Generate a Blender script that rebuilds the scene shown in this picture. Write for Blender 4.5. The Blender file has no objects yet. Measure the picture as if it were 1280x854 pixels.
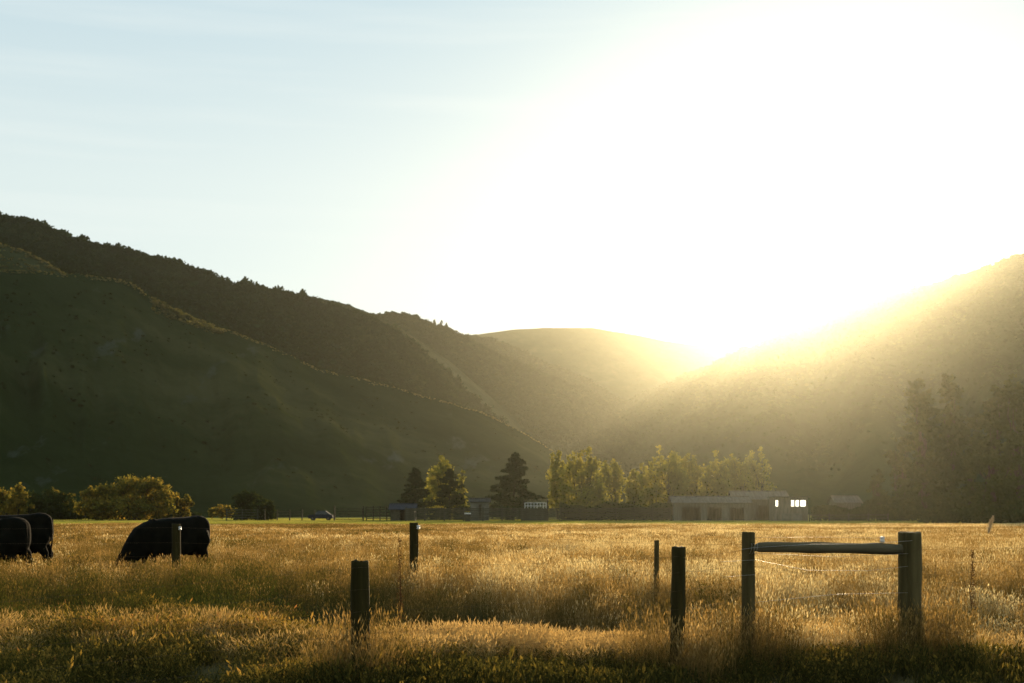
import bpy, math, random
import numpy as np
from mathutils import Vector, Matrix

# ------------------------------------------------------------------ camera, world, sun, exposure
sc = bpy.context.scene
COL = sc.collection
FOC = 1778.0                      # focal length in photo pixels (50 mm on a 36 mm frame)
CAMZ = 1.5
HORIZ = 640.0
cam_data = bpy.data.cameras.new("camera")
cam = bpy.data.objects.new("camera", cam_data)
COL.objects.link(cam)
cam.location = (0, 0, CAMZ)
cam.rotation_euler = (math.radians(90), 0, 0)
cam_data.lens = 50
cam_data.sensor_width = 36
cam_data.shift_y = (HORIZ - 427) / 1280
cam_data.clip_start = 0.1
cam_data.clip_end = 20000
cam_data.dof.use_dof = True
cam_data.dof.focus_distance = 19.0
cam_data.dof.aperture_fstop = 3.4
sc.camera = cam

SUN_DIR = Vector((388, 1778, 293)).normalized()
SUN_EL = math.asin(SUN_DIR.z)
SUN_AZ = math.atan2(SUN_DIR.x, SUN_DIR.y)
world = bpy.data.worlds.new("World")
sc.world = world
world.use_nodes = True
wn, wl = world.node_tree.nodes, world.node_tree.links
wn.clear()
sky = wn.new("ShaderNodeTexSky")
sky.sky_type = 'NISHITA'
sky.sun_disc = False
sky.sun_elevation = SUN_EL
sky.sun_rotation = SUN_AZ
sky.altitude = 100
sky.air_density = 1.0
sky.dust_density = 0.25
sky.ozone_density = 1.0
bg = wn.new("ShaderNodeBackground")
bg.inputs['Strength'].default_value = 0.08
# thin streaks of high cloud, stretched along the horizon
tc = wn.new("ShaderNodeTexCoord")
mp = wn.new("ShaderNodeMapping")
mp.inputs['Scale'].default_value = (1.3, 1.3, 22.0)
nz = wn.new("ShaderNodeTexNoise")
nz.inputs['Scale'].default_value = 1.6
nz.inputs['Detail'].default_value = 5
nz.inputs['Roughness'].default_value = 0.55
rp = wn.new("ShaderNodeValToRGB")
rp.color_ramp.elements[0].position = 0.50
rp.color_ramp.elements[0].color = (0, 0, 0, 1)
rp.color_ramp.elements[1].position = 0.75
rp.color_ramp.elements[1].color = (0.28, 0.28, 0.28, 1)
mx = wn.new("ShaderNodeMix")
mx.data_type = 'RGBA'
mx.blend_type = 'MIX'
CLOUD = (8.2, 8.5, 8.1, 1)
mx.inputs['B'].default_value = CLOUD
veil = wn.new("ShaderNodeMix"); veil.data_type = 'RGBA'
veil.inputs['Factor'].default_value = 0.8          # even milky high cloud over the whole sky
vr = wn.new("ShaderNodeValToRGB")                    # the milky veil thins towards the zenith
for i_, (p_, c_) in enumerate(((0.0, (.80, .89, .865)), (0.22, (.78, .885, .87)), (0.34, (.60, .76, .82)), (1.0, (.28, .44, .62)))):
    e_ = vr.color_ramp.elements[i_] if i_ < 2 else vr.color_ramp.elements.new(p_)
    e_.position = p_; e_.color = (*c_, 1)
sz = wn.new("ShaderNodeSeparateXYZ")
vm = wn.new("ShaderNodeMix"); vm.data_type = 'RGBA'; vm.blend_type = 'MULTIPLY'; vm.inputs['Factor'].default_value = 1; vm.inputs['B'].default_value = (8.9, 8.9, 8.9, 1)
wl.new(tc.outputs['Generated'], sz.inputs[0]); wl.new(sz.outputs['Z'], vr.inputs['Fac'])
wl.new(vr.outputs['Color'], vm.inputs['A']); wl.new(vm.outputs['Result'], veil.inputs['B'])
wl.new(tc.outputs['Generated'], mp.inputs['Vector'])
wl.new(mp.outputs['Vector'], nz.inputs['Vector'])
wl.new(nz.outputs['Fac'], rp.inputs['Fac'])
wl.new(rp.outputs['Color'], mx.inputs['Factor'])
wl.new(sky.outputs['Color'], veil.inputs['A'])
wl.new(veil.outputs['Result'], mx.inputs['A'])
wl.new(mx.outputs['Result'], bg.inputs['Color'])
wo = wn.new("ShaderNodeOutputWorld")
wl.new(bg.outputs['Background'], wo.inputs['Surface'])

sun_data = bpy.data.lights.new("sun", 'SUN')
sun_data.energy = 5.0
sun_data.angle = math.radians(0.6)
sun_data.color = (1.0, 0.74, 0.44)
sun = bpy.data.objects.new("sun", sun_data)
COL.objects.link(sun)
sun.location = (60, 300, 120)
sun.rotation_euler = (-SUN_DIR).to_track_quat('-Z', 'Y').to_euler()

sc.view_settings.view_transform = 'Standard'
sc.view_settings.look = 'None'
sc.view_settings.exposure = 0.56
sc.view_settings.gamma = 1.0
sc.view_settings.use_curve_mapping = False
sc.cycles.use_denoising = True
sc.cycles.use_adaptive_sampling = False
world.cycles.sampling_method = 'NONE'
sc.cycles.max_bounces = 5
sc.cycles.diffuse_bounces = 3
sc.cycles.transmission_bounces = 3
sc.cycles.volume_bounces = 0
sc.cycles.sample_clamp_indirect = 6

# ------------------------------------------------------------------ numbers
def px2(px, py, Y):
    return ((px - 640) / FOC * Y, Y, CAMZ + (HORIZ - py) / FOC * Y)

def X(px, Y):
    return (px - 640) / FOC * Y

_rt = np.random.default_rng(7).random((256, 256))
def vnoise(x, y, seed=0):
    x = np.asarray(x, float) + seed * 17.31
    y = np.asarray(y, float) + seed * 9.77
    xi = np.floor(x).astype(int); yi = np.floor(y).astype(int)
    fx = x - xi; fy = y - yi
    fx = fx * fx * (3 - 2 * fx); fy = fy * fy * (3 - 2 * fy)
    g = lambda a, b: _rt[a & 255, b & 255]
    return (g(xi, yi) * (1 - fx) * (1 - fy) + g(xi + 1, yi) * fx * (1 - fy)
            + g(xi, yi + 1) * (1 - fx) * fy + g(xi + 1, yi + 1) * fx * fy) * 2 - 1

def fbm(x, y, seed=0, o=4):
    r = 0; a = 1.0; t = 0
    for i in range(o):
        r = r + a * vnoise(np.asarray(x) * 2 ** i, np.asarray(y) * 2 ** i, seed + i * 3)
        t += a; a *= 0.5
    return r / t

def sstep(a, b, x):
    t = np.clip((np.asarray(x, float) - a) / (b - a), 0, 1)
    return t * t * (3 - 2 * t)

def crest_y(x):
    return 13.7 + 1.5 * sstep(0.7, 2.3, x) + 1.7 * sstep(4.2, 6.0, x) + 0.75 * fbm(x / 1.3, x * 0, 93) + 0.7 * (1 - sstep(-4, -1, x))

def gz(x, y):
    """height of the ground"""
    x = np.asarray(x, float); y = np.asarray(y, float)
    near = 1 - sstep(60, 140, y)
    z = (0.07 * fbm(x / 3.2, y / 3.2, 1) + 0.16 * fbm(x / 1.7, y / 1.1, 71) * (1 - sstep(-2.5, 0, x)) * (1 - sstep(20, 25, y)) + 0.10 * fbm(x / 11, y / 11, 4) + 0.10 * fbm(x / 4.5, y / 2.6, 19) * sstep(20, 26, y)) * near
    # ditch beside the fence, deepest in the middle of the view, fading out sideways
    yc = 18.6 + 0.8 * fbm(x / 3, y * 0, 8)
    dep = 1.05 * sstep(-4.2, -1.6, x) * (1 - 0.85 * sstep(1.4, 3.4, x)) + 0.22
    z = z - dep * np.exp(-((y - yc) / np.where(y > yc, 3.1 + 0.6 * fbm(x / 2, 0 * y, 18), 2.0)) ** 2)
    # the verge drops from its crest towards the track the camera stands on
    crest = crest_y(x)
    f = sstep(0, 1, (crest + 0.4 - y) / 6.5) * sstep(1.5, 7.5, y)
    z = z - (1.15 + 0.6 * sstep(-2, 2.5, x)) * f
    return z

def gz1(x, y):
    return float(gz(x, y))

# ------------------------------------------------------------------ meshes
def mesh_np(name, v, f, mats=(), mi=None, smooth=False, tint=None):
    v = np.asarray(v, np.float32); f = np.asarray(f, np.int32)
    me = bpy.data.meshes.new(name)
    me.vertices.add(len(v)); me.vertices.foreach_set('co', v.ravel())
    if len(f):
        k = f.shape[1]
        me.loops.add(f.size); me.loops.foreach_set('vertex_index', f.ravel())
        me.polygons.add(len(f))
        me.polygons.foreach_set('loop_start', np.arange(0, f.size, k, dtype=np.int32))
        if mi is not None:
            me.polygons.foreach_set('material_index', np.asarray(mi, np.int32))
        me.polygons.foreach_set('use_smooth', np.full(len(f), smooth))
    for m in mats: me.materials.append(m)
    if tint is not None:
        a = me.attributes.new('tint', 'FLOAT', 'POINT'); a.data.foreach_set('value', np.asarray(tint, np.float32))
    me.update(calc_edges=True)
    return me

def link(name, me, parent=None, loc=(0, 0, 0), rz=0):
    o = bpy.data.objects.new(name, me)
    COL.objects.link(o)
    o.location = loc
    o.rotation_euler = (0, 0, rz)
    if parent: o.parent = parent
    return o

def tag(o, label=None, cat=None, group=None, kind=None):
    if label: o['label'] = label
    if cat: o['category'] = cat
    if group: o['group'] = group
    if kind: o['kind'] = kind
    return o

def thing(name, label, cat, loc=(0, 0, 0), rz=0, group=None):
    return tag(link(name, None, None, loc, rz), label, cat, group)

class MB:
    """collects quads"""
    def __init__(s): s.v = []; s.f = []; s.n = 0
    def add(s, v, f):
        s.v.append(np.asarray(v, float)); s.f.append(np.asarray(f, int) + s.n); s.n += len(v); return s
    def box(s, c, d, rz=0, taper=1.0, bev=0.0):
        c = np.array(c, float); h = np.array(d, float) / 2
        b = min(bev, min(h) * 0.6)
        if b > 0:
            pr = []
            for z, k in ((-h[2], b), (-h[2] + b, 0), (h[2] - b, 0), (h[2], b)):
                t = taper if z > 0 else 1
                pr.append([(sx * (h[0] - k) * t, sy * (h[1] - k) * t, z) for sx, sy in ((-1, -1), (1, -1), (1, 1), (-1, 1))])
            v = np.array([p for r in pr for p in r]); f = []
            for i in range(3):
                for j in range(4):
                    a = i * 4 + j; b2 = i * 4 + (j + 1) % 4
                    f.append((a, b2, b2 + 4, a + 4))
            f += [(3, 2, 1, 0), (12, 13, 14, 15)]
        else:
            v = np.array([(sx * h[0] * (taper if sz > 0 else 1), sy * h[1] * (taper if sz > 0 else 1), sz * h[2]) for sz in (-1, 1) for sx, sy in ((-1, -1), (1, -1), (1, 1), (-1, 1))])
            f = [(3, 2, 1, 0), (4, 5, 6, 7), (0, 1, 5, 4), (1, 2, 6, 5), (2, 3, 7, 6), (3, 0, 4, 7)]
        cr, sr = math.cos(rz), math.sin(rz)
        v = np.stack([v[:, 0] * cr - v[:, 1] * sr, v[:, 0] * sr + v[:, 1] * cr, v[:, 2]], 1) + c
        return s.add(v, f)
    def tube(s, pts, rad, n=10, ell=1.0, cap=True):
        pts = np.asarray(pts, float); rad = np.broadcast_to(np.asarray(rad, float), (len(pts),))
        v = []; f = []
        for i, p in enumerate(pts):
            t = pts[min(i + 1, len(pts) - 1)] - pts[max(i - 1, 0)]; t = t / (np.linalg.norm(t) + 1e-9)
            a = np.array([0, 0, 1.0]) if abs(t[2]) < 0.9 else np.array([0, 1.0, 0])
            u = np.cross(a, t); u /= np.linalg.norm(u); w = np.cross(t, u)
            for k in range(n):
                an = 2 * math.pi * k / n
                v.append(p + rad[i] * (u * math.cos(an) + w * math.sin(an) * ell))
        for i in range(len(pts) - 1):
            for k in range(n):
                a = i * n + k; b = i * n + (k + 1) % n
                f.append((a, b, b + n, a + n))
        if cap:
            for base, i in ((0, 0), ((len(pts) - 1) * n, -1)):
                c = len(v); v.append(pts[i])
                for k in range(0, n):
                    a, b = base + k, base + (k + 1) % n
                    f.append((c, c, b, a) if i == 0 else (c, c, a, b))
        # drop degenerate doubles by using a tiny offset vertex
        ff = []
        for q in f:
            if q[0] == q[1]:
                ff.append((q[0], q[2], q[3], q[3]))
            else: ff.append(q)
        v2 = list(v); out = []
        for q in ff:
            if q[2] == q[3]: out.append(('t', q[0], q[1], q[2]))
            else: out.append(('q',) + tuple(q))
        s.tri = getattr(s, 'tri', [])
        s.tri += [[a + s.n for a in q[1:]] for q in out if q[0] == 't']
        return s.add(v2, [q[1:] for q in out if q[0] == 'q'])
    def mesh(s, name, mats, smooth=False):
        v = np.concatenate(s.v); fs = [list(map(int, q)) for a in s.f for q in a] + [list(t) for t in getattr(s, 'tri', [])]
        me = bpy.data.meshes.new(name)
        me.from_pydata(v.tolist(), [], fs)
        for m in (mats if isinstance(mats, (list, tuple)) else [mats]): me.materials.append(m)
        if smooth: me.polygons.foreach_set('use_smooth', [True] * len(me.polygons))
        me.update()
        return me
    def obj(s, name, mats, parent=None, smooth=False, loc=(0, 0, 0), rz=0):
        return link(name, s.mesh(name, mats, smooth), parent, loc, rz)

def leaf_quads(c, size, rng, flat=None, asp=0.55):
    n = len(c)
    u = rng.normal(size=(n, 3)); u /= np.linalg.norm(u, axis=1)[:, None]
    w = rng.normal(size=(n, 3)); w -= (w * u).sum(1)[:, None] * u; w /= np.linalg.norm(w, axis=1)[:, None]
    s = np.asarray(size)[:, None] if np.ndim(size) else size
    v = np.stack([c + u * s, c + w * s * asp, c - u * s, c - w * s * asp], 1).reshape(-1, 3)
    f = np.arange(n * 4).reshape(n, 4)
    return v, f

# ------------------------------------------------------------------ materials
def new_mat(name):
    m = bpy.data.materials.new(name); m.use_nodes = True
    n = m.node_tree.nodes; n.clear()
    return m, n, m.node_tree.links

def foliage_mat(name, cols, trans=0.5, nscale=0.3, inst=None, tint_amt=0.5, tboost=1.3):
    """colour ramp driven by noise in the world, the leaf's own tint and (for scattered plants) a per-plant value"""
    m, n, l = new_mat(name)
    geo = n.new('ShaderNodeNewGeometry')
    no = n.new('ShaderNodeTexNoise'); no.inputs['Scale'].default_value = nscale; no.inputs['Detail'].default_value = 3
    l.new(geo.outputs['Position'], no.inputs['Vector'])
    at = n.new('ShaderNodeAttribute'); at.attribute_name = 'tint'
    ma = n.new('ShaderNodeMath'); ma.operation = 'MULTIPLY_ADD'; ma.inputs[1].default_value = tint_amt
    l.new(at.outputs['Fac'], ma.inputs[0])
    if inst:
        ia = n.new('ShaderNodeAttribute'); ia.attribute_type = 'INSTANCER'; ia.attribute_name = inst
        m2 = n.new('ShaderNodeMath'); m2.operation = 'MULTIPLY_ADD'; m2.inputs[1].default_value = 0.35; 
        l.new(no.outputs['Fac'], m2.inputs[0]); l.new(ia.outputs['Fac'], m2.inputs[2])
        m3 = n.new('ShaderNodeMath'); m3.operation = 'SUBTRACT'; m3.inputs[1].default_value = 0.175 + tint_amt / 2
        l.new(m2.outputs[0], m3.inputs[0]); l.new(m3.outputs[0], ma.inputs[2])
    else:
        m3 = n.new('ShaderNodeMath'); m3.operation = 'SUBTRACT'; m3.inputs[1].default_value = tint_amt / 2
        l.new(no.outputs['Fac'], m3.inputs[0]); l.new(m3.outputs[0], ma.inputs[2])
    cr = n.new('ShaderNodeValToRGB')
    e = cr.color_ramp.elements
    for i, (p, c) in enumerate(cols):
        if i < 2: el = e[i]; el.position = p
        else: el = e.new(p)
        el.color = (*c, 1)
    l.new(ma.outputs[0], cr.inputs['Fac'])
    d = n.new('ShaderNodeBsdfDiffuse'); t = n.new('ShaderNodeBsdfTranslucent')
    l.new(cr.outputs['Color'], d.inputs['Color'])
    g = n.new('ShaderNodeMix'); g.data_type = 'RGBA'; g.blend_type = 'MULTIPLY'; g.inputs['Factor'].default_value = 1
    g.inputs['B'].default_value = (tboost, tboost * 0.97, tboost * 0.75, 1)
    l.new(cr.outputs['Color'], g.inputs['A']); l.new(g.outputs['Result'], t.inputs['Color'])
    ms = n.new('ShaderNodeMixShader'); ms.inputs['Fac'].default_value = trans
    l.new(d.outputs[0], ms.inputs[1]); l.new(t.outputs[0], ms.inputs[2])
    o = n.new('ShaderNodeOutputMaterial'); l.new(ms.outputs[0], o.inputs['Surface'])
    return m

def solid_mat(name, c1, c2, scale=8, rough=0.85, bump=0.3, bscale=30, stretch=(1, 1, 1), metal=0.0, spec=0.08, detail=5, dist=0.02):
    m, n, l = new_mat(name)
    tcn = n.new('ShaderNodeTexCoord'); mpn = n.new('ShaderNodeMapping'); mpn.inputs['Scale'].default_value = stretch
    l.new(tcn.outputs['Object'], mpn.inputs['Vector'])
    a = n.new('ShaderNodeTexNoise'); a.inputs['Scale'].default_value = scale; a.inputs['Detail'].default_value = detail
    b = n.new('ShaderNodeTexNoise'); b.inputs['Scale'].default_value = bscale; b.inputs['Detail'].default_value = 4
    l.new(mpn.outputs[0], a.inputs['Vector']); l.new(mpn.outputs[0], b.inputs['Vector'])
    r = n.new('ShaderNodeValToRGB'); r.color_ramp.elements[0].position = 0.35; r.color_ramp.elements[1].position = 0.68
    r.color_ramp.elements[0].color = (*c1, 1); r.color_ramp.elements[1].color = (*c2, 1)
    l.new(a.outputs['Fac'], r.inputs['Fac'])
    p = n.new('ShaderNodeBsdfPrincipled'); l.new(r.outputs['Color'], p.inputs['Base Color'])
    p.inputs['Roughness'].default_value = rough; p.inputs['Metallic'].default_value = metal
    p.inputs['Specular IOR Level'].default_value = spec
    bp = n.new('ShaderNodeBump'); bp.inputs['Strength'].default_value = bump; bp.inputs['Distance'].default_value = dist
    l.new(b.outputs['Fac'], bp.inputs['Height']); l.new(bp.outputs[0], p.inputs['Normal'])
    o = n.new('ShaderNodeOutputMaterial'); l.new(p.outputs[0], o.inputs['Surface'])
    return m

M = {}
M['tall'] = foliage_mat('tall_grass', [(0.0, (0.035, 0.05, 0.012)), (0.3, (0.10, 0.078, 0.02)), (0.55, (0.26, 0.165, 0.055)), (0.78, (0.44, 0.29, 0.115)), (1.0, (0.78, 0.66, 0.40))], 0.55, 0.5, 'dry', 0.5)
M['weed'] = foliage_mat('low_weeds', [(0.0, (0.032, 0.030, 0.009)), (0.35, (0.072, 0.064, 0.016)), (0.65, (0.25, 0.17, 0.035)), (0.88, (0.40, 0.24, 0.06)), (1.0, (0.45, 0.20, 0.07))], 0.5, 1.2, 'dry', 0.6)
M['fluff'] = foliage_mat('feathery_grass', [(0.0, (0.16, 0.11, 0.04)), (0.4, (0.34, 0.23, 0.09)), (0.8, (0.55, 0.38, 0.17)), (1.0, (0.7, 0.52, 0.28))], 0.6, 0.8, 'dry', 0.4)
M['pasture'] = foliage_mat('pasture_grass', [(0.0, (0.08, 0.11, 0.02)), (0.45, (0.20, 0.21, 0.04)), (0.8, (0.36, 0.32, 0.08)), (1.0, (0.45, 0.36, 0.12))], 0.55, 0.15, 'dry', 0.4)
M['bush'] = foliage_mat('hill_bush', [(0.0, (0.013, 0.025, 0.006)), (0.5, (0.02, 0.036, 0.009)), (1.0, (0.042, 0.055, 0.015))], 0.25, 0.05, 'dry', 0.4)
M['scrub'] = foliage_mat('hill_scrub', [(0.0, (0.018, 0.026, 0.008)), (0.5, (0.026, 0.034, 0.011)), (1.0, (0.042, 0.046, 0.017))], 0.3, 0.05, 'dry', 0.4)
M['tuss'] = foliage_mat('hill_tussock', [(0.0, (0.03, 0.036, 0.01)), (0.5, (0.09, 0.085, 0.028)), (1.0, (0.24, 0.20, 0.085))], 0.55, 0.05, 'dry', 0.4)
M['autumn'] = foliage_mat('autumn_leaves', [(0.0, (0.05, 0.055, 0.012)), (0.45, (0.11, 0.095, 0.02)), (0.75, (0.24, 0.155, 0.028)), (1.0, (0.46, 0.25, 0.045))], 0.55, 0.35, None, 0.6, 1.8)
M['willow'] = foliage_mat('willow_leaves', [(0.0, (0.07, 0.075, 0.015)), (0.5, (0.18, 0.165, 0.03)), (1.0, (0.38, 0.30, 0.06))], 0.55, 0.3, None, 0.6, 1.7)
M['ever'] = foliage_mat('evergreen_leaves', [(0.0, (0.02, 0.028, 0.008)), (0.5, (0.035, 0.045, 0.012)), (1.0, (0.07, 0.07, 0.02))], 0.25, 0.4, None, 0.4)
M['needle'] = foliage_mat('pine_needles', [(0.0, (0.018, 0.026, 0.008)), (0.5, (0.03, 0.04, 0.012)), (1.0, (0.06, 0.06, 0.02))], 0.2, 0.6, None, 0.4)
M['bark'] = solid_mat('bark', (0.025, 0.02, 0.01), (0.06, 0.048, 0.028), 3, 0.95, 0.6, 10, (1, 1, 0.3), dist=0.1)
M['post'] = solid_mat('weathered_glare_post', (0.045, 0.034, 0.011), (0.12, 0.092, 0.036), 9, 0.9, 0.9, 28, (1, 1, 0.09), dist=0.012)  # paler copy of the post wood: glare near the sun put into its colour
M['postb'] = solid_mat('dark_post', (0.018, 0.014, 0.003), (0.05, 0.039, 0.010), 9, 0.9, 0.9, 28, (1, 1, 0.09), dist=0.012)  # darker copy of the same wood, for posts clear of the painted glare
M['rail'] = solid_mat('weathered_rail', (0.045, 0.037, 0.018), (0.14, 0.115, 0.065), 7, 0.9, 0.9, 24, (0.07, 1, 1), dist=0.012)
M['wire'] = solid_mat('galvanised_wire', (0.28, 0.26, 0.22), (0.42, 0.39, 0.34), 20, 0.4, 0.1, 60, metal=1.0)
M['rust'] = solid_mat('rusty_wire', (0.06, 0.04, 0.02), (0.14, 0.10, 0.06), 20, 0.8, 0.1, 60)
M['porc'] = solid_mat('porcelain', (0.55, 0.52, 0.45), (0.65, 0.62, 0.55), 10, 0.25, 0.05, 30, spec=0.5)
M['hide'] = solid_mat('black_hide', (0.003, 0.003, 0.0015), (0.007, 0.006, 0.003), 6, 0.9, 0.4, 70, spec=0.04, dist=0.01)
M['horn'] = solid_mat('hoof', (0.03, 0.027, 0.022), (0.06, 0.05, 0.04), 6, 0.6, 0.2, 30)
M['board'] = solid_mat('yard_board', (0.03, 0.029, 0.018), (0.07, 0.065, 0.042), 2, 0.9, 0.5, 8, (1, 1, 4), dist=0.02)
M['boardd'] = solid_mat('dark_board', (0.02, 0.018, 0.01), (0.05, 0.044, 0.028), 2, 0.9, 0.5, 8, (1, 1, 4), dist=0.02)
M['wall'] = solid_mat('shed_wall', (0.09, 0.08, 0.055), (0.15, 0.135, 0.10), 1.2, 0.85, 0.3, 6, (6, 6, 0.6))
M['walll'] = solid_mat('pale_wall', (0.09, 0.088, 0.066), (0.14, 0.135, 0.105), 1.2, 0.8, 0.2, 6)
M['roof'] = solid_mat('iron_roof', (0.08, 0.068, 0.048), (0.14, 0.12, 0.09), 0.8, 0.85, 0.3, 5, (5, 0.6, 1), spec=0.1)
M['roofd'] = solid_mat('dark_roof', (0.035, 0.035, 0.028), (0.06, 0.058, 0.045), 0.8, 0.85, 0.3, 5, (5, 0.6, 1), spec=0.1)
M['roofb'] = solid_mat('blue_roof', (0.018, 0.023, 0.03), (0.028, 0.036, 0.046), 0.8, 0.85, 0.3, 5, (5, 0.6, 1), spec=0.1)
M['white'] = solid_mat('white_paint', (0.6, 0.58, 0.52), (0.72, 0.7, 0.64), 4, 0.5, 0.1, 20)
M['dark'] = solid_mat('dark_opening', (0.012, 0.011, 0.01), (0.03, 0.028, 0.025), 2, 0.8, 0.1, 10)
M['car'] = solid_mat('car_paint', (0.015, 0.02, 0.028), (0.02, 0.027, 0.036), 2, 0.9, 0.02, 10, spec=0.03)
M['glass'] = solid_mat('car_glass', (0.05, 0.06, 0.06), (0.08, 0.09, 0.095), 2, 0.8, 0.02, 10, spec=0.05)
M['tyre'] = solid_mat('rubber', (0.015, 0.015, 0.015), (0.03, 0.03, 0.03), 10, 0.9, 0.1, 30)
M['rock'] = solid_mat('hill_rock', (0.09, 0.09, 0.08), (0.22, 0.21, 0.19), 0.4, 0.95, 0.8, 2, dist=0.3)
M['stalk'] = foliage_mat('dock_stalk', [(0.0, (0.05, 0.025, 0.012)), (0.5, (0.10, 0.05, 0.02)), (1.0, (0.18, 0.10, 0.04))], 0.3, 3, None, 0.5)
M['plume'] = foliage_mat('reed_plume', [(0.0, (0.25, 0.19, 0.11)), (1.0, (0.5, 0.42, 0.3))], 0.5, 3, None, 0.5)
M['petal'] = foliage_mat('white_petal', [(0.0, (0.6, 0.58, 0.5)), (1.0, (0.8, 0.78, 0.72))], 0.4, 3, None, 0.3)
def pane_glow_mat():
    m, n, l = new_mat('backlit_glow_pane')
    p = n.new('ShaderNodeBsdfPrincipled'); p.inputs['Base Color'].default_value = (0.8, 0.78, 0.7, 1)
    p.inputs['Emission Color'].default_value = (1.0, 0.9, 0.7, 1); p.inputs['Emission Strength'].default_value = 1.6  # emission stands in for sunlight coming through the panes
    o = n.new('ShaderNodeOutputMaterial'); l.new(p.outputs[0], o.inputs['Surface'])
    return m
M['lit'] = pane_glow_mat()
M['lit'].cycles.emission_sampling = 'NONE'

def ground_mat():
    m, n, l = new_mat('ground_earth')
    geo = n.new('ShaderNodeNewGeometry'); sep = n.new('ShaderNodeSeparateXYZ'); l.new(geo.outputs['Position'], sep.inputs[0])
    a = n.new('ShaderNodeTexNoise'); a.inputs['Scale'].default_value = 1.7; a.inputs['Detail'].default_value = 6
    b = n.new('ShaderNodeTexNoise'); b.inputs['Scale'].default_value = 0.06; b.inputs['Detail'].default_value = 6
    l.new(geo.outputs['Position'], a.inputs['Vector']); l.new(geo.outputs['Position'], b.inputs['Vector'])
    r1 = n.new('ShaderNodeValToRGB'); r1.color_ramp.elements[0].color = (0.045, 0.04, 0.016, 1); r1.color_ramp.elements[1].color = (0.13, 0.10, 0.04, 1)
    r1.color_ramp.elements[0].position = 0.3; r1.color_ramp.elements[1].position = 0.7
    r2 = n.new('ShaderNodeValToRGB'); r2.color_ramp.elements[0].color = (0.10, 0.12, 0.03, 1); r2.color_ramp.elements[1].color = (0.27, 0.24, 0.07, 1)
    r2.color_ramp.elements[0].position = 0.3; r2.color_ramp.elements[1].position = 0.7
    l.new(a.outputs['Fac'], r1.inputs['Fac']); l.new(b.outputs['Fac'], r2.inputs['Fac'])
    mr = n.new('ShaderNodeMapRange'); mr.inputs['From Min'].default_value = 95; mr.inputs['From Max'].default_value = 120
    l.new(sep.outputs['Y'], mr.inputs['Value'])
    x = n.new('ShaderNodeMix'); x.data_type = 'RGBA'; l.new(mr.outputs[0], x.inputs['Factor'])
    l.new(r1.outputs['Color'], x.inputs['A']); l.new(r2.outputs['Color'], x.inputs['B'])
    d = n.new('ShaderNodeBsdfDiffuse'); l.new(x.outputs['Result'], d.inputs['Color'])
    bp = n.new('ShaderNodeBump'); bp.inputs['Strength'].default_value = 0.8; bp.inputs['Distance'].default_value = 0.08
    l.new(a.outputs['Fac'], bp.inputs['Height']); l.new(bp.outputs[0], d.inputs['Normal'])
    o = n.new('ShaderNodeOutputMaterial'); l.new(d.outputs[0], o.inputs['Surface'])
    return m
M['ground'] = ground_mat()

def hill_mat(name, c0, c1, c2, s=0.012, rock=False):
    m, n, l = new_mat(name)
    geo = n.new('ShaderNodeNewGeometry')
    a = n.new('ShaderNodeTexNoise'); a.inputs['Scale'].default_value = s; a.inputs['Detail'].default_value = 9; a.inputs['Roughness'].default_value = 0.62
    b = n.new('ShaderNodeTexNoise'); b.inputs['Scale'].default_value = 0.09; b.inputs['Detail'].default_value = 8
    for q in (a, b): l.new(geo.outputs['Position'], q.inputs['Vector'])
    r = n.new('ShaderNodeValToRGB'); e = r.color_ramp.elements
    e[0].position = 0.36; e[0].color = (*c0, 1); e[1].position = 0.52; e[1].color = (*c1, 1); k = e.new(0.66); k.color = (*c2, 1)
    l.new(a.outputs['Fac'], r.inputs['Fac'])
    out = r.outputs['Color']
    if rock:   # pale scree in vertical runs
        mp_ = n.new('ShaderNodeMapping'); mp_.inputs['Scale'].default_value = (0.05, 0.012, 0.014)
        l.new(geo.outputs['Position'], mp_.inputs['Vector'])
        c = n.new('ShaderNodeTexNoise'); c.inputs['Scale'].default_value = 1.0; c.inputs['Detail'].default_value = 8; c.inputs['Roughness'].default_value = 0.65
        l.new(mp_.outputs[0], c.inputs['Vector'])
        rr = n.new('ShaderNodeValToRGB'); rr.color_ramp.elements[0].position = 0.60; rr.color_ramp.elements[1].position = 0.70
        l.new(c.outputs['Fac'], rr.inputs['Fac'])
        x = n.new('ShaderNodeMix'); x.data_type = 'RGBA'; x.inputs['B'].default_value = (0.048, 0.056, 0.044, 1)
        l.new(rr.outputs['Color'], x.inputs['Factor']); l.new(out, x.inputs['A']); out = x.outputs['Result']
    d = n.new('ShaderNodeBsdfDiffuse'); l.new(out, d.inputs['Color'])
    bp = n.new('ShaderNodeBump'); bp.inputs['Strength'].default_value = 1.0; bp.inputs['Distance'].default_value = 3.0
    l.new(b.outputs['Fac'], bp.inputs['Height']); l.new(bp.outputs[0], d.inputs['Normal'])
    o = n.new('ShaderNodeOutputMaterial'); l.new(d.outputs[0], o.inputs['Surface'])
    return m
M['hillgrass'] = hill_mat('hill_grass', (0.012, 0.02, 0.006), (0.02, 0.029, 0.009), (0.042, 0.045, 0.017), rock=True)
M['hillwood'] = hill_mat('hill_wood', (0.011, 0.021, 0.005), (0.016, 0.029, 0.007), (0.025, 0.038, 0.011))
M['hillfar'] = hill_mat('hill_far', (0.03, 0.036, 0.013), (0.05, 0.052, 0.02), (0.09, 0.08, 0.035))

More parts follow.
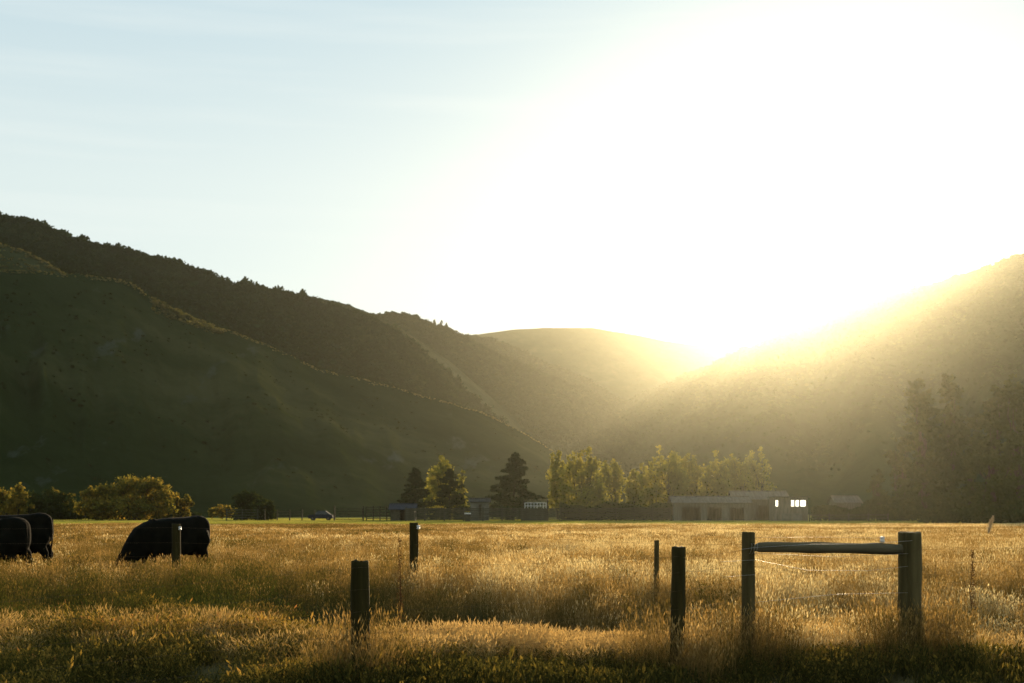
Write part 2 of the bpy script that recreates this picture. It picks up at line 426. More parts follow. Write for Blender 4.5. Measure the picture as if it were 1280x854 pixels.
# ------------------------------------------------------------------ scattered plants (instances of shapes held in the object's own mesh)
def scatter(name, protos, pts, rot, scl, var, dry, mats, label):
    V = []; F = []; MI = []; PK = []; T = []
    n = 0
    for k, (v, f, mi, t) in enumerate(protos):
        V.append(v); F.append(f + n); MI.append(np.full(len(f), mi) if np.ndim(mi) == 0 else mi)
        PK.append(np.full(len(v), k)); T.append(t); n += len(v)
    V.append(pts); PK.append(np.full(len(pts), -1)); T.append(np.zeros(len(pts)))
    me = mesh_np(name, np.concatenate(V), np.concatenate(F), mats, np.concatenate(MI), False, np.concatenate(T))
    N = len(me.vertices); P = len(pts)
    def att(nm, ty, key, val, size):
        a = me.attributes.new(nm, ty, 'POINT')
        full = np.zeros((N, size), np.float32 if ty != 'INT' else np.int32)
        full[N - P:] = np.asarray(val).reshape(P, size)
        a.data.foreach_set(key, full.ravel())
    a = me.attributes.new('pk', 'INT', 'POINT'); a.data.foreach_set('value', np.concatenate(PK).astype(np.int32))
    att('var', 'INT', 'value', var, 1); att('dry', 'FLOAT', 'value', dry, 1)
    att('rot', 'FLOAT_VECTOR', 'vector', rot, 3); att('scl', 'FLOAT_VECTOR', 'vector', scl, 3)
    ng = bpy.data.node_groups.new(name + '_scatter', 'GeometryNodeTree')
    ng.interface.new_socket('Geometry', in_out='INPUT', socket_type='NodeSocketGeometry')
    ng.interface.new_socket('Geometry', in_out='OUTPUT', socket_type='NodeSocketGeometry')
    nn, ll = ng.nodes, ng.links
    gi = nn.new('NodeGroupInput'); go = nn.new('NodeGroupOutput')
    def attr(nm, ty):
        q = nn.new('GeometryNodeInputNamedAttribute'); q.data_type = ty; q.inputs['Name'].default_value = nm
        return q.outputs['Attribute']
    def eq(s, k):
        q = nn.new('FunctionNodeCompare'); q.data_type = 'INT'; q.operation = 'EQUAL'
        ll.new(s, q.inputs[2]); q.inputs[3].default_value = k
        return q.outputs['Result']
    pk = attr('pk', 'INT'); va = attr('var', 'INT'); ro = attr('rot', 'FLOAT_VECTOR'); sl = attr('scl', 'FLOAT_VECTOR')
    def sepg(sel):
        q = nn.new('GeometryNodeSeparateGeometry'); q.domain = 'POINT'
        ll.new(gi.outputs[0], q.inputs['Geometry']); ll.new(sel, q.inputs['Selection']); return q.outputs['Selection']
    points = sepg(eq(pk, -1))
    jn = nn.new('GeometryNodeJoinGeometry')
    for k in range(len(protos)):
        ip = nn.new('GeometryNodeInstanceOnPoints')
        ll.new(points, ip.inputs['Points']); ll.new(eq(va, k), ip.inputs['Selection']); ll.new(sepg(eq(pk, k)), ip.inputs['Instance'])
        ll.new(ro, ip.inputs['Rotation']); ll.new(sl, ip.inputs['Scale'])
        ll.new(ip.outputs[0], jn.inputs[0])
    ll.new(jn.outputs[0], go.inputs[0])
    o = link(name, me)
    md = o.modifiers.new('scatter', 'NODES'); md.node_group = ng
    return tag(o, label, None, None, 'stuff')

def tuft(rng, n, rad, h, lean, w, head=0.5, hl=0.10, hw=0.012, seg=3, up=0.6):
    """n grass stems: curved ribbons, some ending in a seed head"""
    V = []; F = []; T = []; c = 0
    for i in range(n):
        a = rng.uniform(0, 6.283); r = rad * math.sqrt(rng.random())
        b = np.array([r * math.cos(a), r * math.sin(a), -0.03])
        hh = h * rng.uniform(0.55, 1.1); la = rng.uniform(0, 6.283); ln = lean * hh * rng.uniform(0.2, 1.2)
        d = np.array([math.cos(la) * ln, math.sin(la) * ln, 0])
        wa = rng.uniform(0, 6.283); ww = w * rng.uniform(0.6, 1.3); wd = np.array([math.cos(wa), math.sin(wa), 0]) * ww
        t0 = rng.random()
        has = rng.random() < head
        for s in range(seg + 1):
            t = s / seg
            p = b + d * t * t + np.array([0, 0, hh * t * (1 - 0.12 * lean * t)])
            k = (1 - t * (0.55 if has else 0.97)) * (0.6 if has else 1)
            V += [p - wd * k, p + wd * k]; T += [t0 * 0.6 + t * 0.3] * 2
            if s < seg: F.append((c + 2 * s, c + 2 * s + 1, c + 2 * s + 3, c + 2 * s + 2))
        c = len(V)
        if has:
            p = V[-1]; dr = d * 2 / max(hh, .01) + np.array([0, 0, 1.0]); dr /= np.linalg.norm(dr)
            L = hl * rng.uniform(0.7, 1.4)
            for q in range(2):
                x = np.array([math.cos(wa + q * 1.57), math.sin(wa + q * 1.57), 0]) * hw * rng.uniform(0.7, 1.3)
                V += [p - dr * 0.01, p + dr * L * 0.4 + x, p + dr * L, p + dr * L * 0.4 - x]
                T += [t0 * 0.5 + 0.5] * 4
                F.append((c, c + 1, c + 2, c + 3)); c += 4
    return np.array(V), np.array(F), 0, np.array(T)

def weed(rng, n, rad, h, leaf):
    """low leafy clump"""
    V, F, mi, T = tuft(rng, n, rad, h, 0.9, 0.006, 0.15, 0.05, 0.012)
    m = n * 3
    c = np.stack([rng.normal(0, rad * 0.6, m), rng.normal(0, rad * 0.6, m), rng.uniform(0.1, 0.85, m) * h], 1)
    v, f = leaf_quads(c, leaf * rng.uniform(0.5, 1.2, m), rng)
    return np.concatenate([V, v]), np.concatenate([F, f + len(V)]), 0, np.concatenate([T, np.repeat(rng.random(m), 4)])

def clump(rng, n, lumps, size):
    """leafy shrub or crown of unit radius"""
    L = rng.normal(size=(lumps, 3)); L /= np.linalg.norm(L, axis=1)[:, None]; L *= rng.uniform(0.25, 0.6, lumps)[:, None]; L[:, 2] = abs(L[:, 2])
    R = rng.uniform(0.35, 0.6, lumps)
    k = rng.integers(0, lumps, n)
    d = rng.normal(size=(n, 3)); d /= np.linalg.norm(d, axis=1)[:, None]
    c = L[k] + d * (R[k] * rng.uniform(0.7, 1.05, n))[:, None]
    v, f = leaf_quads(c, size * rng.uniform(0.6, 1.3, n), rng, asp=0.8)
    t = np.repeat(np.clip(rng.random(n) * 0.6 + 0.3 * rng.random(lumps)[k] , 0, 1), 4)
    return v, f, 0, t

# ------------------------------------------------------------------ ground
def build_ground():
    ys = np.concatenate([np.linspace(-300, -10, 12), np.arange(-8, 5, 1.0), np.arange(5, 34, 0.22), 34 * 1.045 ** np.arange(0, 108)])
    u = np.linspace(-1, 1, 220); u = np.sign(u) * (0.25 * abs(u) + 0.75 * abs(u) ** 3)
    vs = []
    for y in ys:
        half = 22 + 0.75 * max(y, 0) + (300 if y < -5 else 0) + max(0, 30 - abs(y - 10)) * 0
        half = max(half, 26) if y < 40 else half
        half = half if y > 40 else 26 + 26 * (max(0, -y) / 30)
        vs.append(np.stack([u * max(half, 0.9 * y), np.full_like(u, y), gz(u * max(half, 0.9 * y), y)], 1))
    v = np.concatenate(vs); nc = len(u); nr = len(ys)
    i = np.arange(nr - 1)[:, None] * nc + np.arange(nc - 1)[None, :]; i = i.ravel()
    f = np.stack([i, i + 1, i + 1 + nc, i + nc], 1)
    o = link('ground', mesh_np('ground', v, f, [M['ground']], None, True))
    tag(o, 'grassy valley floor of rough paddock and mown pasture', None, None, 'structure')
build_ground()

# ------------------------------------------------------------------ hills
class Hill:
    def __init__(s, name, prof, yc, y0, mat, label, rough=1.0, gully=0.10, seed=0, power=1.2, lo=-520, hi=1900, jag=1.0, rows=70):
        s.px = np.array([p[0] for p in prof], float); s.py = np.array([p[1] for p in prof], float)
        s.yc, s.y0, s.seed, s.power, s.gully, s.rough, s.jag = yc, y0, seed, power, gully, rough, jag
        cols = np.arange(lo, hi, 4.0)
        us = np.concatenate([np.linspace(0, 1, rows), 1 + np.linspace(0.03, 1.2, 14)])
        PX, U = np.meshgrid(cols, us)
        v = np.stack(s.pos(PX.ravel(), U.ravel()), 1)
        nc, nr = len(cols), len(us)
        i = (np.arange(nr - 1)[:, None] * nc + np.arange(nc - 1)[None, :]).ravel()
        f = np.stack([i, i + 1, i + 1 + nc, i + nc], 1)
        s.o = tag(link(name, mesh_np(name, v, f, [mat], None, True)), label, None, None, 'structure')
    def pos(s, px, u):
        px = np.asarray(px, float); u = np.asarray(u, float)
        yc = s.yc(px); y0 = s.y0(px)
        zc = (HORIZ - np.interp(px, s.px, s.py)) / FOC * yc + CAMZ + s.jag * fbm(px / 22, px * 0, s.seed + 5)
        zc = np.maximum(zc, -2)
        y = y0 + (yc - y0) * u
        x = (px - 640) / FOC * y
        uu = np.clip(u, 0, 1)
        z = zc * np.where(u <= 1, uu ** s.power, 1 - 0.75 * np.clip(u - 1, 0, 2) ** 1.25)
        g = 4 * uu * (1 - uu)
        z = z + s.gully * zc * g * (fbm(px / 70 + 0.6 * uu, uu * 1.6, s.seed) * 0.9 - 0.15)
        z = z + s.rough * np.minimum(g * 3, 1) * fbm(x / 14, y / 14, s.seed + 9)
        z = z - 3 * (1 - sstep(0, 0.06, uu))
        return x, y, z

K = lambda a: (lambda px: np.full_like(np.asarray(px, float), a))
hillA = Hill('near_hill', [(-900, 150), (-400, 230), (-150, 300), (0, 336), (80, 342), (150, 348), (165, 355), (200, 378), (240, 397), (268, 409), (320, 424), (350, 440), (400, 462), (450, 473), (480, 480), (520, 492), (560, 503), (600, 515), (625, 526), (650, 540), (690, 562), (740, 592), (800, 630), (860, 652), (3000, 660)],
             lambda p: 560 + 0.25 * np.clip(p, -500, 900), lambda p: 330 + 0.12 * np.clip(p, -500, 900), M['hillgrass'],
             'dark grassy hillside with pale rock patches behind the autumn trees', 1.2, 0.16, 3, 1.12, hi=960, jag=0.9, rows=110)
hillA2 = Hill('spur_hill', [(-900, 130), (-300, 220), (-100, 285), (0, 306), (20, 310), (45, 321), (65, 333), (85, 343), (120, 362), (200, 400), (300, 450), (400, 520), (600, 660), (3000, 700)],
              K(690), K(420), M['hillgrass'], 'small grassy spur with sunlit edge above the near hillside', 1.2, 0.1, 21, 1.1, hi=620, jag=0.6)
hillB = Hill('wooded_ridge', [(-900, 60), (-400, 160), (-150, 232), (0, 271), (30, 275), (50, 283), (90, 299), (130, 307), (180, 320), (230, 335), (260, 343), (270, 350), (310, 359), (350, 366), (380, 374), (420, 387), (470, 402), (500, 420), (560, 470), (620, 530), (700, 600), (760, 650), (3000, 700)],
             K(900), K(600), M['hillwood'], 'long bush covered ridge descending from the top of the valley side', 2.5, 0.1, 31, 1.1, hi=900, jag=1.2)
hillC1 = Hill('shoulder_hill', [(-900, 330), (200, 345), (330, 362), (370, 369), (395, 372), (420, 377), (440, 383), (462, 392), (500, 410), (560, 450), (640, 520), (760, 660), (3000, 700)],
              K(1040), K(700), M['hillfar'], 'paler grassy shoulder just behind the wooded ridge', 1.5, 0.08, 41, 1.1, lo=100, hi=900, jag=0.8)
hillC2 = Hill('middle_hill', [(-900, 430), (300, 425), (400, 410), (440, 400), (462, 393), (485, 391), (500, 391.5), (520, 396), (540, 403), (560, 412), (590, 425), (610, 436), (640, 449), (680, 466), (720, 484), (745, 495), (765, 507), (785, 525), (820, 560), (900, 640), (3000, 700)],
              K(1180), K(880), M['hillwood'], 'rounded middle hill with a few pines along its descending crest', 2.5, 0.2, 51, 1.1, lo=200, hi=1000, jag=1.2)
hillC3 = Hill('second_spur_hill', [(-900, 480), (480, 440), (560, 418), (590, 420), (620, 426), (650, 438), (680, 452), (710, 463), (740, 478), (765, 493), (800, 515), (840, 545), (940, 640), (3000, 700)],
              K(1420), K(1120), M['hillwood'], 'hazy spur between the middle hill and the far hill', 2.5, 0.18, 61, 1.1, lo=400, hi=1000, jag=1.2)
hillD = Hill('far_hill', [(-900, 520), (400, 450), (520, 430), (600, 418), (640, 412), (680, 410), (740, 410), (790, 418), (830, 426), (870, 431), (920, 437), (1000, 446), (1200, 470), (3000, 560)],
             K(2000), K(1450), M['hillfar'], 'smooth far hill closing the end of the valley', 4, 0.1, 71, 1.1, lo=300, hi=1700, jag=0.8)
profE = [(-900, 700), (560, 616), (640, 578), (680, 550), (700, 538), (750, 513), (800, 493), (850, 471), (890, 456), (920, 440), (950, 429), (1000, 402), (1060, 376), (1100, 366), (1160, 356), (1200, 344), (1240, 331), (1280, 316), (1400, 278), (1500, 248), (1900, 150), (3000, 150)]
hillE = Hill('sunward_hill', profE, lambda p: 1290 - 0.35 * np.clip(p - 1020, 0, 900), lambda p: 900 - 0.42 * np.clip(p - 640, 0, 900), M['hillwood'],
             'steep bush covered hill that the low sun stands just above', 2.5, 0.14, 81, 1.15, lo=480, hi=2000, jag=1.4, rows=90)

rng = np.random.default_rng(11)
def hill_plants(name, hill, n, plo, phi, ulo, uhi, r, mat, label, sq=0.8, crest=0, crestr=None, upow=0.6, cover=None, clr=None, sink=0.1, gaps=False):
    px = rng.uniform(plo, phi, n); u = ulo + (uhi - ulo) * rng.random(n) ** upow
    if cover:
        k = fbm(px / 40, u * 6, hill.seed + 2) > cover; px, u = px[k], u[k]
    if crest:
        px = np.concatenate([px, rng.uniform(plo, phi, crest)]); u = np.concatenate([u, rng.uniform(0.985, 1.008, crest)])
    x, y, z = hill.pos(px, u)
    if gaps:
        g = fbm(px / 16, px * 0, 77) + .25 * rng.normal(size=len(px)) > -.12; px, u, x, y, z = px[g], u[g], x[g], y[g], z[g]; crest = 0; r = crestr
    m = len(px)
    s = rng.uniform(r[0], r[1], m)
    if crest and crestr: s[-crest:] = crestr[0] + (crestr[1] - crestr[0]) * rng.random(crest) ** 2
    clus = 0.75 + 0.5 * (fbm(px / 9, u * 30, 5) + 0.5)
    s = s * clus
    pts = np.stack([x, y, z - s * sink], 1)
    rot = np.stack([rng.normal(0, 0.15, m), rng.normal(0, 0.15, m), rng.uniform(0, 6.28, m)], 1)
    scl = np.stack([s, s, s * sq * rng.uniform(0.7, 1.3, m)], 1)
    pr = [clump(np.random.default_rng(100 + i), 130, 6, 0.2) for i in range(4)]
    dry = np.clip(0.5 + 0.35 * fbm(px / 30, u * 8, 3) + rng.normal(0, 0.12, m), 0, 1) if clr is None else np.clip(clr + rng.normal(0, 0.12, m), 0, 1)
    return scatter(name, pr, pts, rot, scl, rng.integers(0, 4, m), dry, [mat], label)

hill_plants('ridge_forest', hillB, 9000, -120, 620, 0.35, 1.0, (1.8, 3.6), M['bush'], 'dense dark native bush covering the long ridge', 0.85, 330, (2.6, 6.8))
hill_plants('spur_scrub', hillA2, 900, -60, 260, 0.5, 1.0, (0.7, 1.6), M['tuss'], 'dry tussock and scrub on the small upper spur', 0.8, 260, (0.6, 1.5), cover=-0.1)
hill_plants('hillside_scrub', hillA, 1300, -100, 760, 0.1, 0.99, (0.35, 1.0), M['scrub'], 'scattered low scrub over the near grassy hillside', 0.8, 0, cover=-0.05)
hill_plants('crest_scrub', hillA, 120, 190, 275, 0.93, 1.0, (0.8, 2.0), M['tuss'], 'patch of taller scrub catching light on the near crest', 0.8, 70, (0.6, 1.8), clr=0.5)
hill_plants('crest_tussock', hillA, 10, -50, 700, 0.97, 1.0, (0.4, 0.8), M['tuss'], 'backlit dry tussock grass lining the near crest', 0.8, 1500, (0.2, 0.7), clr=0.7, gaps=True)
hill_plants('middle_hill_bush', hillC2, 5200, 400, 840, 0.3, 1.0, (1.6, 4.0), M['bush'], 'dark bush covering the rounded middle hill', 0.8, 260, (0.8, 2.2))
hill_plants('shoulder_bush', hillC1, 500, 330, 480, 0.8, 1.0, (0.8, 2.0), M['bush'], 'thin low scrub along the pale grassy shoulder', 0.7, 100, (0.6, 1.6))
hill_plants('second_spur_bush', hillC3, 2800, 560, 860, 0.4, 1.0, (2.0, 4.5), M['bush'], 'hazy bush covering the spur behind the middle hill', 0.8, 140, (1.2, 3.0))
hill_plants('sunward_forest', hillE, 6500, 620, 1420, 0.2, 1.0, (1.1, 2.6), M['bush'], 'bush covering the steep hill below the sun', 0.9, 420, (1.2, 4.2))

# a few pines standing on the crest of the middle hill
# ------------------------------------------------------------------ trees
def branchy(mb, p0, p1, r0, r1, rg, seg=5, wob=0.06):
    p0 = np.array(p0, float); p1 = np.array(p1, float); L = np.linalg.norm(p1 - p0)
    pts = [p0 + (p1 - p0) * (i / seg) + (rg.normal(0, wob * L / seg, 3) if 0 < i < seg else 0) for i in range(seg + 1)]
    mb.tube(pts, [r0 + (r1 - r0) * i / seg for i in range(seg + 1)], 7)
    return pts

def tree(name, label, cat, px, Y, h, blobs, leafmat, nleaf=4200, ls=0.3, trunk_r=0.3, limbs=7, seed=0, group=None, bare=0.18, droop=0.0, stems=1, x=None):
    """blobs: list of (dx, z, rx, rz) crown lumps in fractions of h"""
    rg = np.random.default_rng(seed + 500)
    xx = X(px, Y) if x is None else x
    t = thing(name, label, cat, (xx, Y, gz1(xx, Y)), 0, group)
    mb = MB()
    B = []
    for (dx, z, rx, rz) in blobs:
        B.append((dx * h, rg.uniform(-0.5, 0.5) * rx * h, z * h, rx * h, rz * h))
    for s in range(stems):
        bx = (s - (stems - 1) / 2) * h * 0.16 + rg.normal(0, 0.05)
        top = branchy(mb, (bx * 0.6, 0, -0.4), (bx * 1.4, rg.normal(0, .2), h * 0.62), trunk_r, trunk_r * 0.3, rg, 7, 0.12)
    for i in range(limbs):
        b = B[i % len(B)]
        z0 = h * rg.uniform(bare, 0.5)
        k = min(int(z0 / (h * 0.62) * 7), 6)
        branchy(mb, top[k], (b[0] + rg.normal(0, .3) * b[3], b[1] + rg.normal(0, .3) * b[3], b[2] + rg.uniform(-.2, .5) * b[4]), trunk_r * 0.42, 0.03, rg, 5, 0.15)
    mb.obj('trunk', M['bark'], t, True)
    # crown: leaves grouped on many small sprays spread over the lumps, with gaps
    w = np.array([b[3] ** 2 * b[4] for b in B]) ** 0.75; w /= w.sum()
    ns = max(40, nleaf // 32)
    k = rg.choice(len(B), ns, p=w)
    d = rg.normal(size=(ns, 3)); d /= np.linalg.norm(d, axis=1)[:, None]
    Bc = np.array([[b[0], b[1], b[2]] for b in B]); Br = np.array([[b[3], b[3], b[4]] for b in B])
    sp = Bc[k] + d * Br[k] * (rg.uniform(0.3, 1.18, ns) ** 0.7)[:, None]
    q = rg.integers(0, ns, nleaf)
    sr = (0.16 * Br[k].mean(1))[q] * rg.uniform(0.6, 1.2, nleaf)
    o = rg.normal(size=(nleaf, 3)) * sr[:, None] * np.array([1, 1, 0.8])
    c = sp[q] + o
    if droop: c[:, 2] -= droop * rg.random(nleaf) ** 2 * h * 0.25
    c[:, 2] = np.maximum(c[:, 2], 0.15)
    v, f = leaf_quads(c, ls * rg.uniform(0.6, 1.3, nleaf), rg)
    tint = np.repeat(np.clip(0.25 * rg.random(ns)[q] + 0.5 * rg.random(nleaf) + 0.12, 0, 1), 4)
    link('crown', mesh_np('crown', v, f, [leafmat], None, False, tint), t)
    return t

def pine(name, label, px, Y, h, w, seed, group=None, base=0.02, top_lean=0.0, xyz=None, nl=4200, ls=0.3, mat=None):
    rg = np.random.default_rng(seed + 900)
    if xyz is None: xx = X(px, Y); loc = (xx, Y, gz1(xx, Y))
    else: loc = xyz
    t = thing(name, label, 'pine tree', loc, 0, group)
    mb = MB(); branchy(mb, (0, 0, -0.4), (top_lean, 0, h * 0.97), h * 0.022, 0.02, rg, 8, 0.03)
    C = []; S = []
    nb = int(h * 6) if xyz is None else 14
    per = nl // nb
    for i in range(nb):
        f_ = base + (1 - base) * (i / nb) ** 1.05
        L = w * (1 - f_) ** 0.75 * rg.uniform(0.6, 1.12) * (1 if f_ > 0.12 else 0.9) + 0.12
        a = i * 2.4 + rg.normal(0, .3); z0 = f_ * h
        tip = np.array([math.cos(a) * L, math.sin(a) * L, z0 + L * rg.uniform(-0.12, 0.28)])
        if L > 0.5: mb.tube([(top_lean * f_, 0, z0), (tip[0] * .5, tip[1] * .5, (z0 + tip[2]) / 2 - 0.03 * L), tuple(tip)], [0.05, 0.035, 0.012], 5)
        s = rg.uniform(0.1, 1.0, per) ** 0.6
        c = np.array([top_lean * f_, 0, z0]) + (tip - np.array([0, 0, z0])) * s[:, None]
        c += rg.normal(size=(per, 3)) * (0.10 + 0.12 * L * (1 - s))[:, None] * np.array([1, 1, 0.7])
        c[:, 2] -= 0.05 * L * s
        C.append(c)
    mb.obj('trunk', M['bark'], t, True)
    c = np.concatenate(C); c[:, 2] = np.maximum(c[:, 2], 0.1)
    v, f = leaf_quads(c, ls * rg.uniform(0.5, 1.2, len(c)), rg, asp=0.35)
    link('crown', mesh_np('crown', v, f, [mat or M['needle']], None, False, np.repeat(rg.random(len(c)), 4)), t)
    return t

# crest pines
for i, (p, hh, lab) in enumerate([(543, 4.2, 'lone small pine uppermost on the middle hill crest'), (552, 6, 'tallest of the small pines on the middle hill crest'),
                                  (558, 5, 'slim pine below the tallest one on the middle hill crest'), (585, 4.5, 'small pine lowest down the middle hill crest, near the far hill')]):
    x, y, z = hillC2.pos(np.array([float(p)]), np.array([1.0]))
    pine('pine_tree', lab, 0, 0, hh, hh * 0.42, 40 + i, 'pines on the middle hill crest', xyz=(float(x[0]), float(y[0]), float(z[0]) - 0.5), nl=420, ls=0.7)

# autumn trees
tree('autumn_tree', 'orange leaved tree cut by the photo edge above the half seen cow', 'tree', 8, 262, 6.2, [(0, .55, .3, .3), (-.3, .6, .3, .3), (.25, .45, .25, .3), (0, .8, .2, .15), (0, .25, .4, .22)], M['autumn'], 3800, seed=1, group='autumn trees')
tree('autumn_tree', 'small orange tree between the photo edge and the darker round tree', 'tree', 23, 258, 6.8, [(0, .6, .25, .3), (.05, .82, .16, .14), (-.12, .35, .28, .28), (.15, .3, .22, .25)], M['autumn'], 2600, seed=2, group='autumn trees')
tree('autumn_tree', 'rounded tree with dark green base beside the big orange one', 'tree', 60, 265, 5.9, [(0, .5, .5, .32), (-.35, .6, .32, .3), (.4, .5, .38, .3), (.05, .78, .35, .16), (0, .22, .85, .22), (.65, .3, .35, .26)], M['ever'], 5200, seed=3, group='autumn trees')
tree('autumn_tree', 'thin twiggy orange tree behind the darker round tree', 'tree', 78, 290, 7.0, [(0, .6, .25, .22), (.35, .72, .12, .08), (-.2, .75, .2, .12), (0.1, .4, .3, .25)], M['autumn'], 1500, seed=4, group='autumn trees')
tree('autumn_tree', 'large spreading orange and olive tree behind the grazing cow', 'tree', 168, 255, 8.0, [(-.15, .6, .42, .28), (.25, .62, .4, .28), (-.45, .5, .32, .28), (.5, .5, .3, .3), (.05, .82, .45, .14), (.3, .8, .3, .14), (-.1, .3, .7, .25), (.45, .28, .4, .25)], M['autumn'], 11000, trunk_r=.4, limbs=14, seed=5, group='autumn trees', stems=3)
tree('autumn_tree', 'rusty crowned tree attached to the large spreading one', 'tree', 124, 252, 7.1, [(0, .7, .25, .18), (-.2, .62, .24, .22), (.18, .6, .25, .24), (0, .35, .42, .28), (-.3, .3, .25, .2)], M['autumn'], 4200, seed=6, group='autumn trees', stems=2)
tree('autumn_tree', 'small airy orange tree beside the large spreading one', 'tree', 225, 262, 6.0, [(0, .5, .2, .2), (.2, .62, .2, .14), (-.15, .7, .16, .16), (0, .25, .26, .2), (.33, .55, .1, .1)], M['autumn'], 1900, seed=7, group='autumn trees')
tree('round_bush', 'dark clipped looking bush with a flat top beside yard fence', 'bush', 309, 258, 5.4, [(0, .5, .42, .32), (.25, .65, .3, .22), (-.25, .66, .3, .22), (0, .8, .4, .14), (0, .2, .45, .2)], M['ever'], 4200, seed=8, trunk_r=.18)
tree('round_bush', 'lower rounded bush growing against the flat topped one', 'bush', 331, 252, 4.0, [(0, .5, .45, .36), (.3, .4, .3, .3), (-.35, .6, .3, .25), (0, .2, .55, .2)], M['ever'], 2600, seed=9, trunk_r=.14)
tree('round_bush', 'low dull bush beyond the rump of the grazing cow', 'bush', 278, 290, 3.4, [(0, .5, .5, .35), (.5, .4, .4, .3), (-.5, .4, .4, .3)], M['autumn'], 1400, seed=10, trunk_r=.12)

# pines and poplars of the yard
pine('pine_tree', 'narrower dark pine of the pair before the yellow poplars', 519, 262, 9.6, 4.6, 1, 'farmyard pines', nl=8500, ls=.3)
pine('pine_tree', 'broader dark pine of the pair before the yellow poplars', 562, 255, 9.2, 5.0, 2, 'farmyard pines', nl=9500, ls=.3)
pine('pine_tree', 'single dark pine standing alone beside the small hut', 641, 250, 11.8, 7.0, 3, 'farmyard pines', nl=15000, ls=.33, top_lean=.5)
tree('poplar_tree', 'tall yellow poplar rising behind the pair of pines', 'tree', 552, 285, 13.2, [(0, .6, .16, .28), (.03, .82, .1, .14), (-.07, .5, .13, .25), (.08, .45, .12, .25), (0, .25, .18, .25)], M['willow'], 4600, seed=12, group='yellow poplars', ls=.28)
tree('poplar_tree', 'thin pale yellow poplar beside the broader pine', 'tree', 576, 280, 11.6, [(.02, .6, .06, .25), (.03, .82, .04, .14), (0, .4, .08, .25), (.03, .2, .1, .2)], M['willow'], 1500, seed=13, group='yellow poplars', ls=.28)
tree('poplar_tree', 'low yellow poplar showing between the two pines', 'tree', 540, 290, 10.0, [(0, .6, .12, .25), (-.04, .75, .08, .16), (.05, .35, .14, .3)], M['willow'], 1800, seed=14, group='yellow poplars', ls=.28)

# willows behind the yard
W = [(703, 262, 13.8, 5200, 'leafy yellow willow nearest the single pine'), (728, 250, 14.6, 6000, 'broad green based willow behind the white gate'),
     (762, 270, 13.9, 4200, 'narrow willow with a small peaked crown'), (798, 262, 11.6, 4200, 'lower willow filling the dip in the row'),
     (828, 255, 14.4, 6500, 'tall pale willow midway along the row'), (862, 265, 14.0, 5000, 'willow with upright stems beside the midway one'),
     (893, 262, 13.6, 4600, 'yellow willow behind the end of the long shed'), (921, 270, 14.0, 4200, 'hazy willow above the long shed roof'),
     (945, 275, 15.4, 4200, 'faintest willow, last before the bright windows')]
for i, (p, Y, h, n, lab) in enumerate(W):
    r_ = np.random.default_rng(60 + i)
    wv = 0.19 if i in (1, 4) else 0.13
    bl = [(r_.uniform(-.1, .1), .62, wv, .22), (-wv * .8, .5, wv * .8, .24), (wv * .8, .52, wv * .8, .24), (r_.uniform(-.08, .08), .84, wv * .5, .13), (-wv * .5, .72, wv * .5, .16), (wv * .6, .72, wv * .5, .15), (0, .28, wv * 1.25, .22), (-wv, .3, wv * .6, .2), (wv, .26, wv * .6, .2)]
    tree('willow_tree', lab, 'tree', p, Y, h * 0.97, bl, M['willow'], n, ls=.27, trunk_r=.28, limbs=12, seed=20 + i, group='willows behind the yard', stems=2, droop=0.3)

# tall evergreens on the sunward side
G = [(1098, 262, 9.5, .32, 3200, 'lowest hazy evergreen at the near end of the dark row'), (1128, 235, 13.5, .26, 4500, 'smaller evergreen stepping up to the tall dark row'),
     (1156, 205, 20.5, .2, 9000, 'tall evergreen with a pale sunlit crown tip'), (1187, 215, 22.5, .16, 9000, 'tallest slender evergreen with two thin tips'),
     (1212, 225, 17.5, .2, 6500, 'shorter evergreen in the gap between the tall ones'), (1240, 200, 19.6, .2, 9000, 'tall evergreen with knobbly light edged top'),
     (1272, 195, 20.2, .22, 9000, 'dense tall evergreen cut by the photo edge'), (1316, 200, 21.0, .22, 4000, 'tall evergreen standing just outside the photo edge')]
for i, (p, Y, h, wv, n, lab) in enumerate(G):
    if p > 1300: continue
    r_ = np.random.default_rng(80 + i)
    bl = []
    for z in (0.12, .28, .42, .56, .68, .8, .9):
        k = (1.05 - z * 0.62)
        bl += [(r_.uniform(-.6, .6) * wv * k, z, wv * k * r_.uniform(.55, .8), .09), (r_.uniform(-.8, .8) * wv * k, z + r_.uniform(-.04, .04), wv * k * r_.uniform(.4, .6), .07)]
    tree('evergreen_tree', lab, 'tree', p, Y, h, bl, M['ever'], n, ls=.34, trunk_r=.4, limbs=14, seed=40 + i, group='tall evergreens')

# hedge behind the yards
def hedge(label, p0, p1, Y, h, n, seed, mat):
    rg = np.random.default_rng(seed)
    x0, x1 = X(p0, Y), X(p1, Y); L = x1 - x0
    t = thing('hedge', label, 'hedge', ((x0 + x1) / 2, Y, 0))
    xs = rg.uniform(-L / 2, L / 2, n)
    top = h * (0.8 + 0.28 * fbm(xs / 3.0, xs * 0, seed))
    c = np.stack([xs, rg.normal(0, .7, n), top * rg.random(n) ** 0.6], 1)
    v, f = leaf_quads(c, 0.3 * rg.uniform(0.5, 1.2, n), rg)
    link('foliage', mesh_np('foliage', v, f, [mat], None, False, np.repeat(rg.random(n), 4)), t)
    mb = MB()
    for k in range(int(L / 1.5)):
        xx = -L / 2 + (k + .5) * 1.5
        MB().tube([(xx, 0, -.3), (xx + rg.normal(0, .15), rg.normal(0, .1), h * .4), (xx + rg.normal(0, .3), rg.normal(0, .3), h * .8)], [.06, .04, .015], 5).obj('stem', M['bark'], t, True)
hedge('dark hedge below the willows beside the white gate', 700, 842, 243, 3.6, 9000, 5, M['ever'])
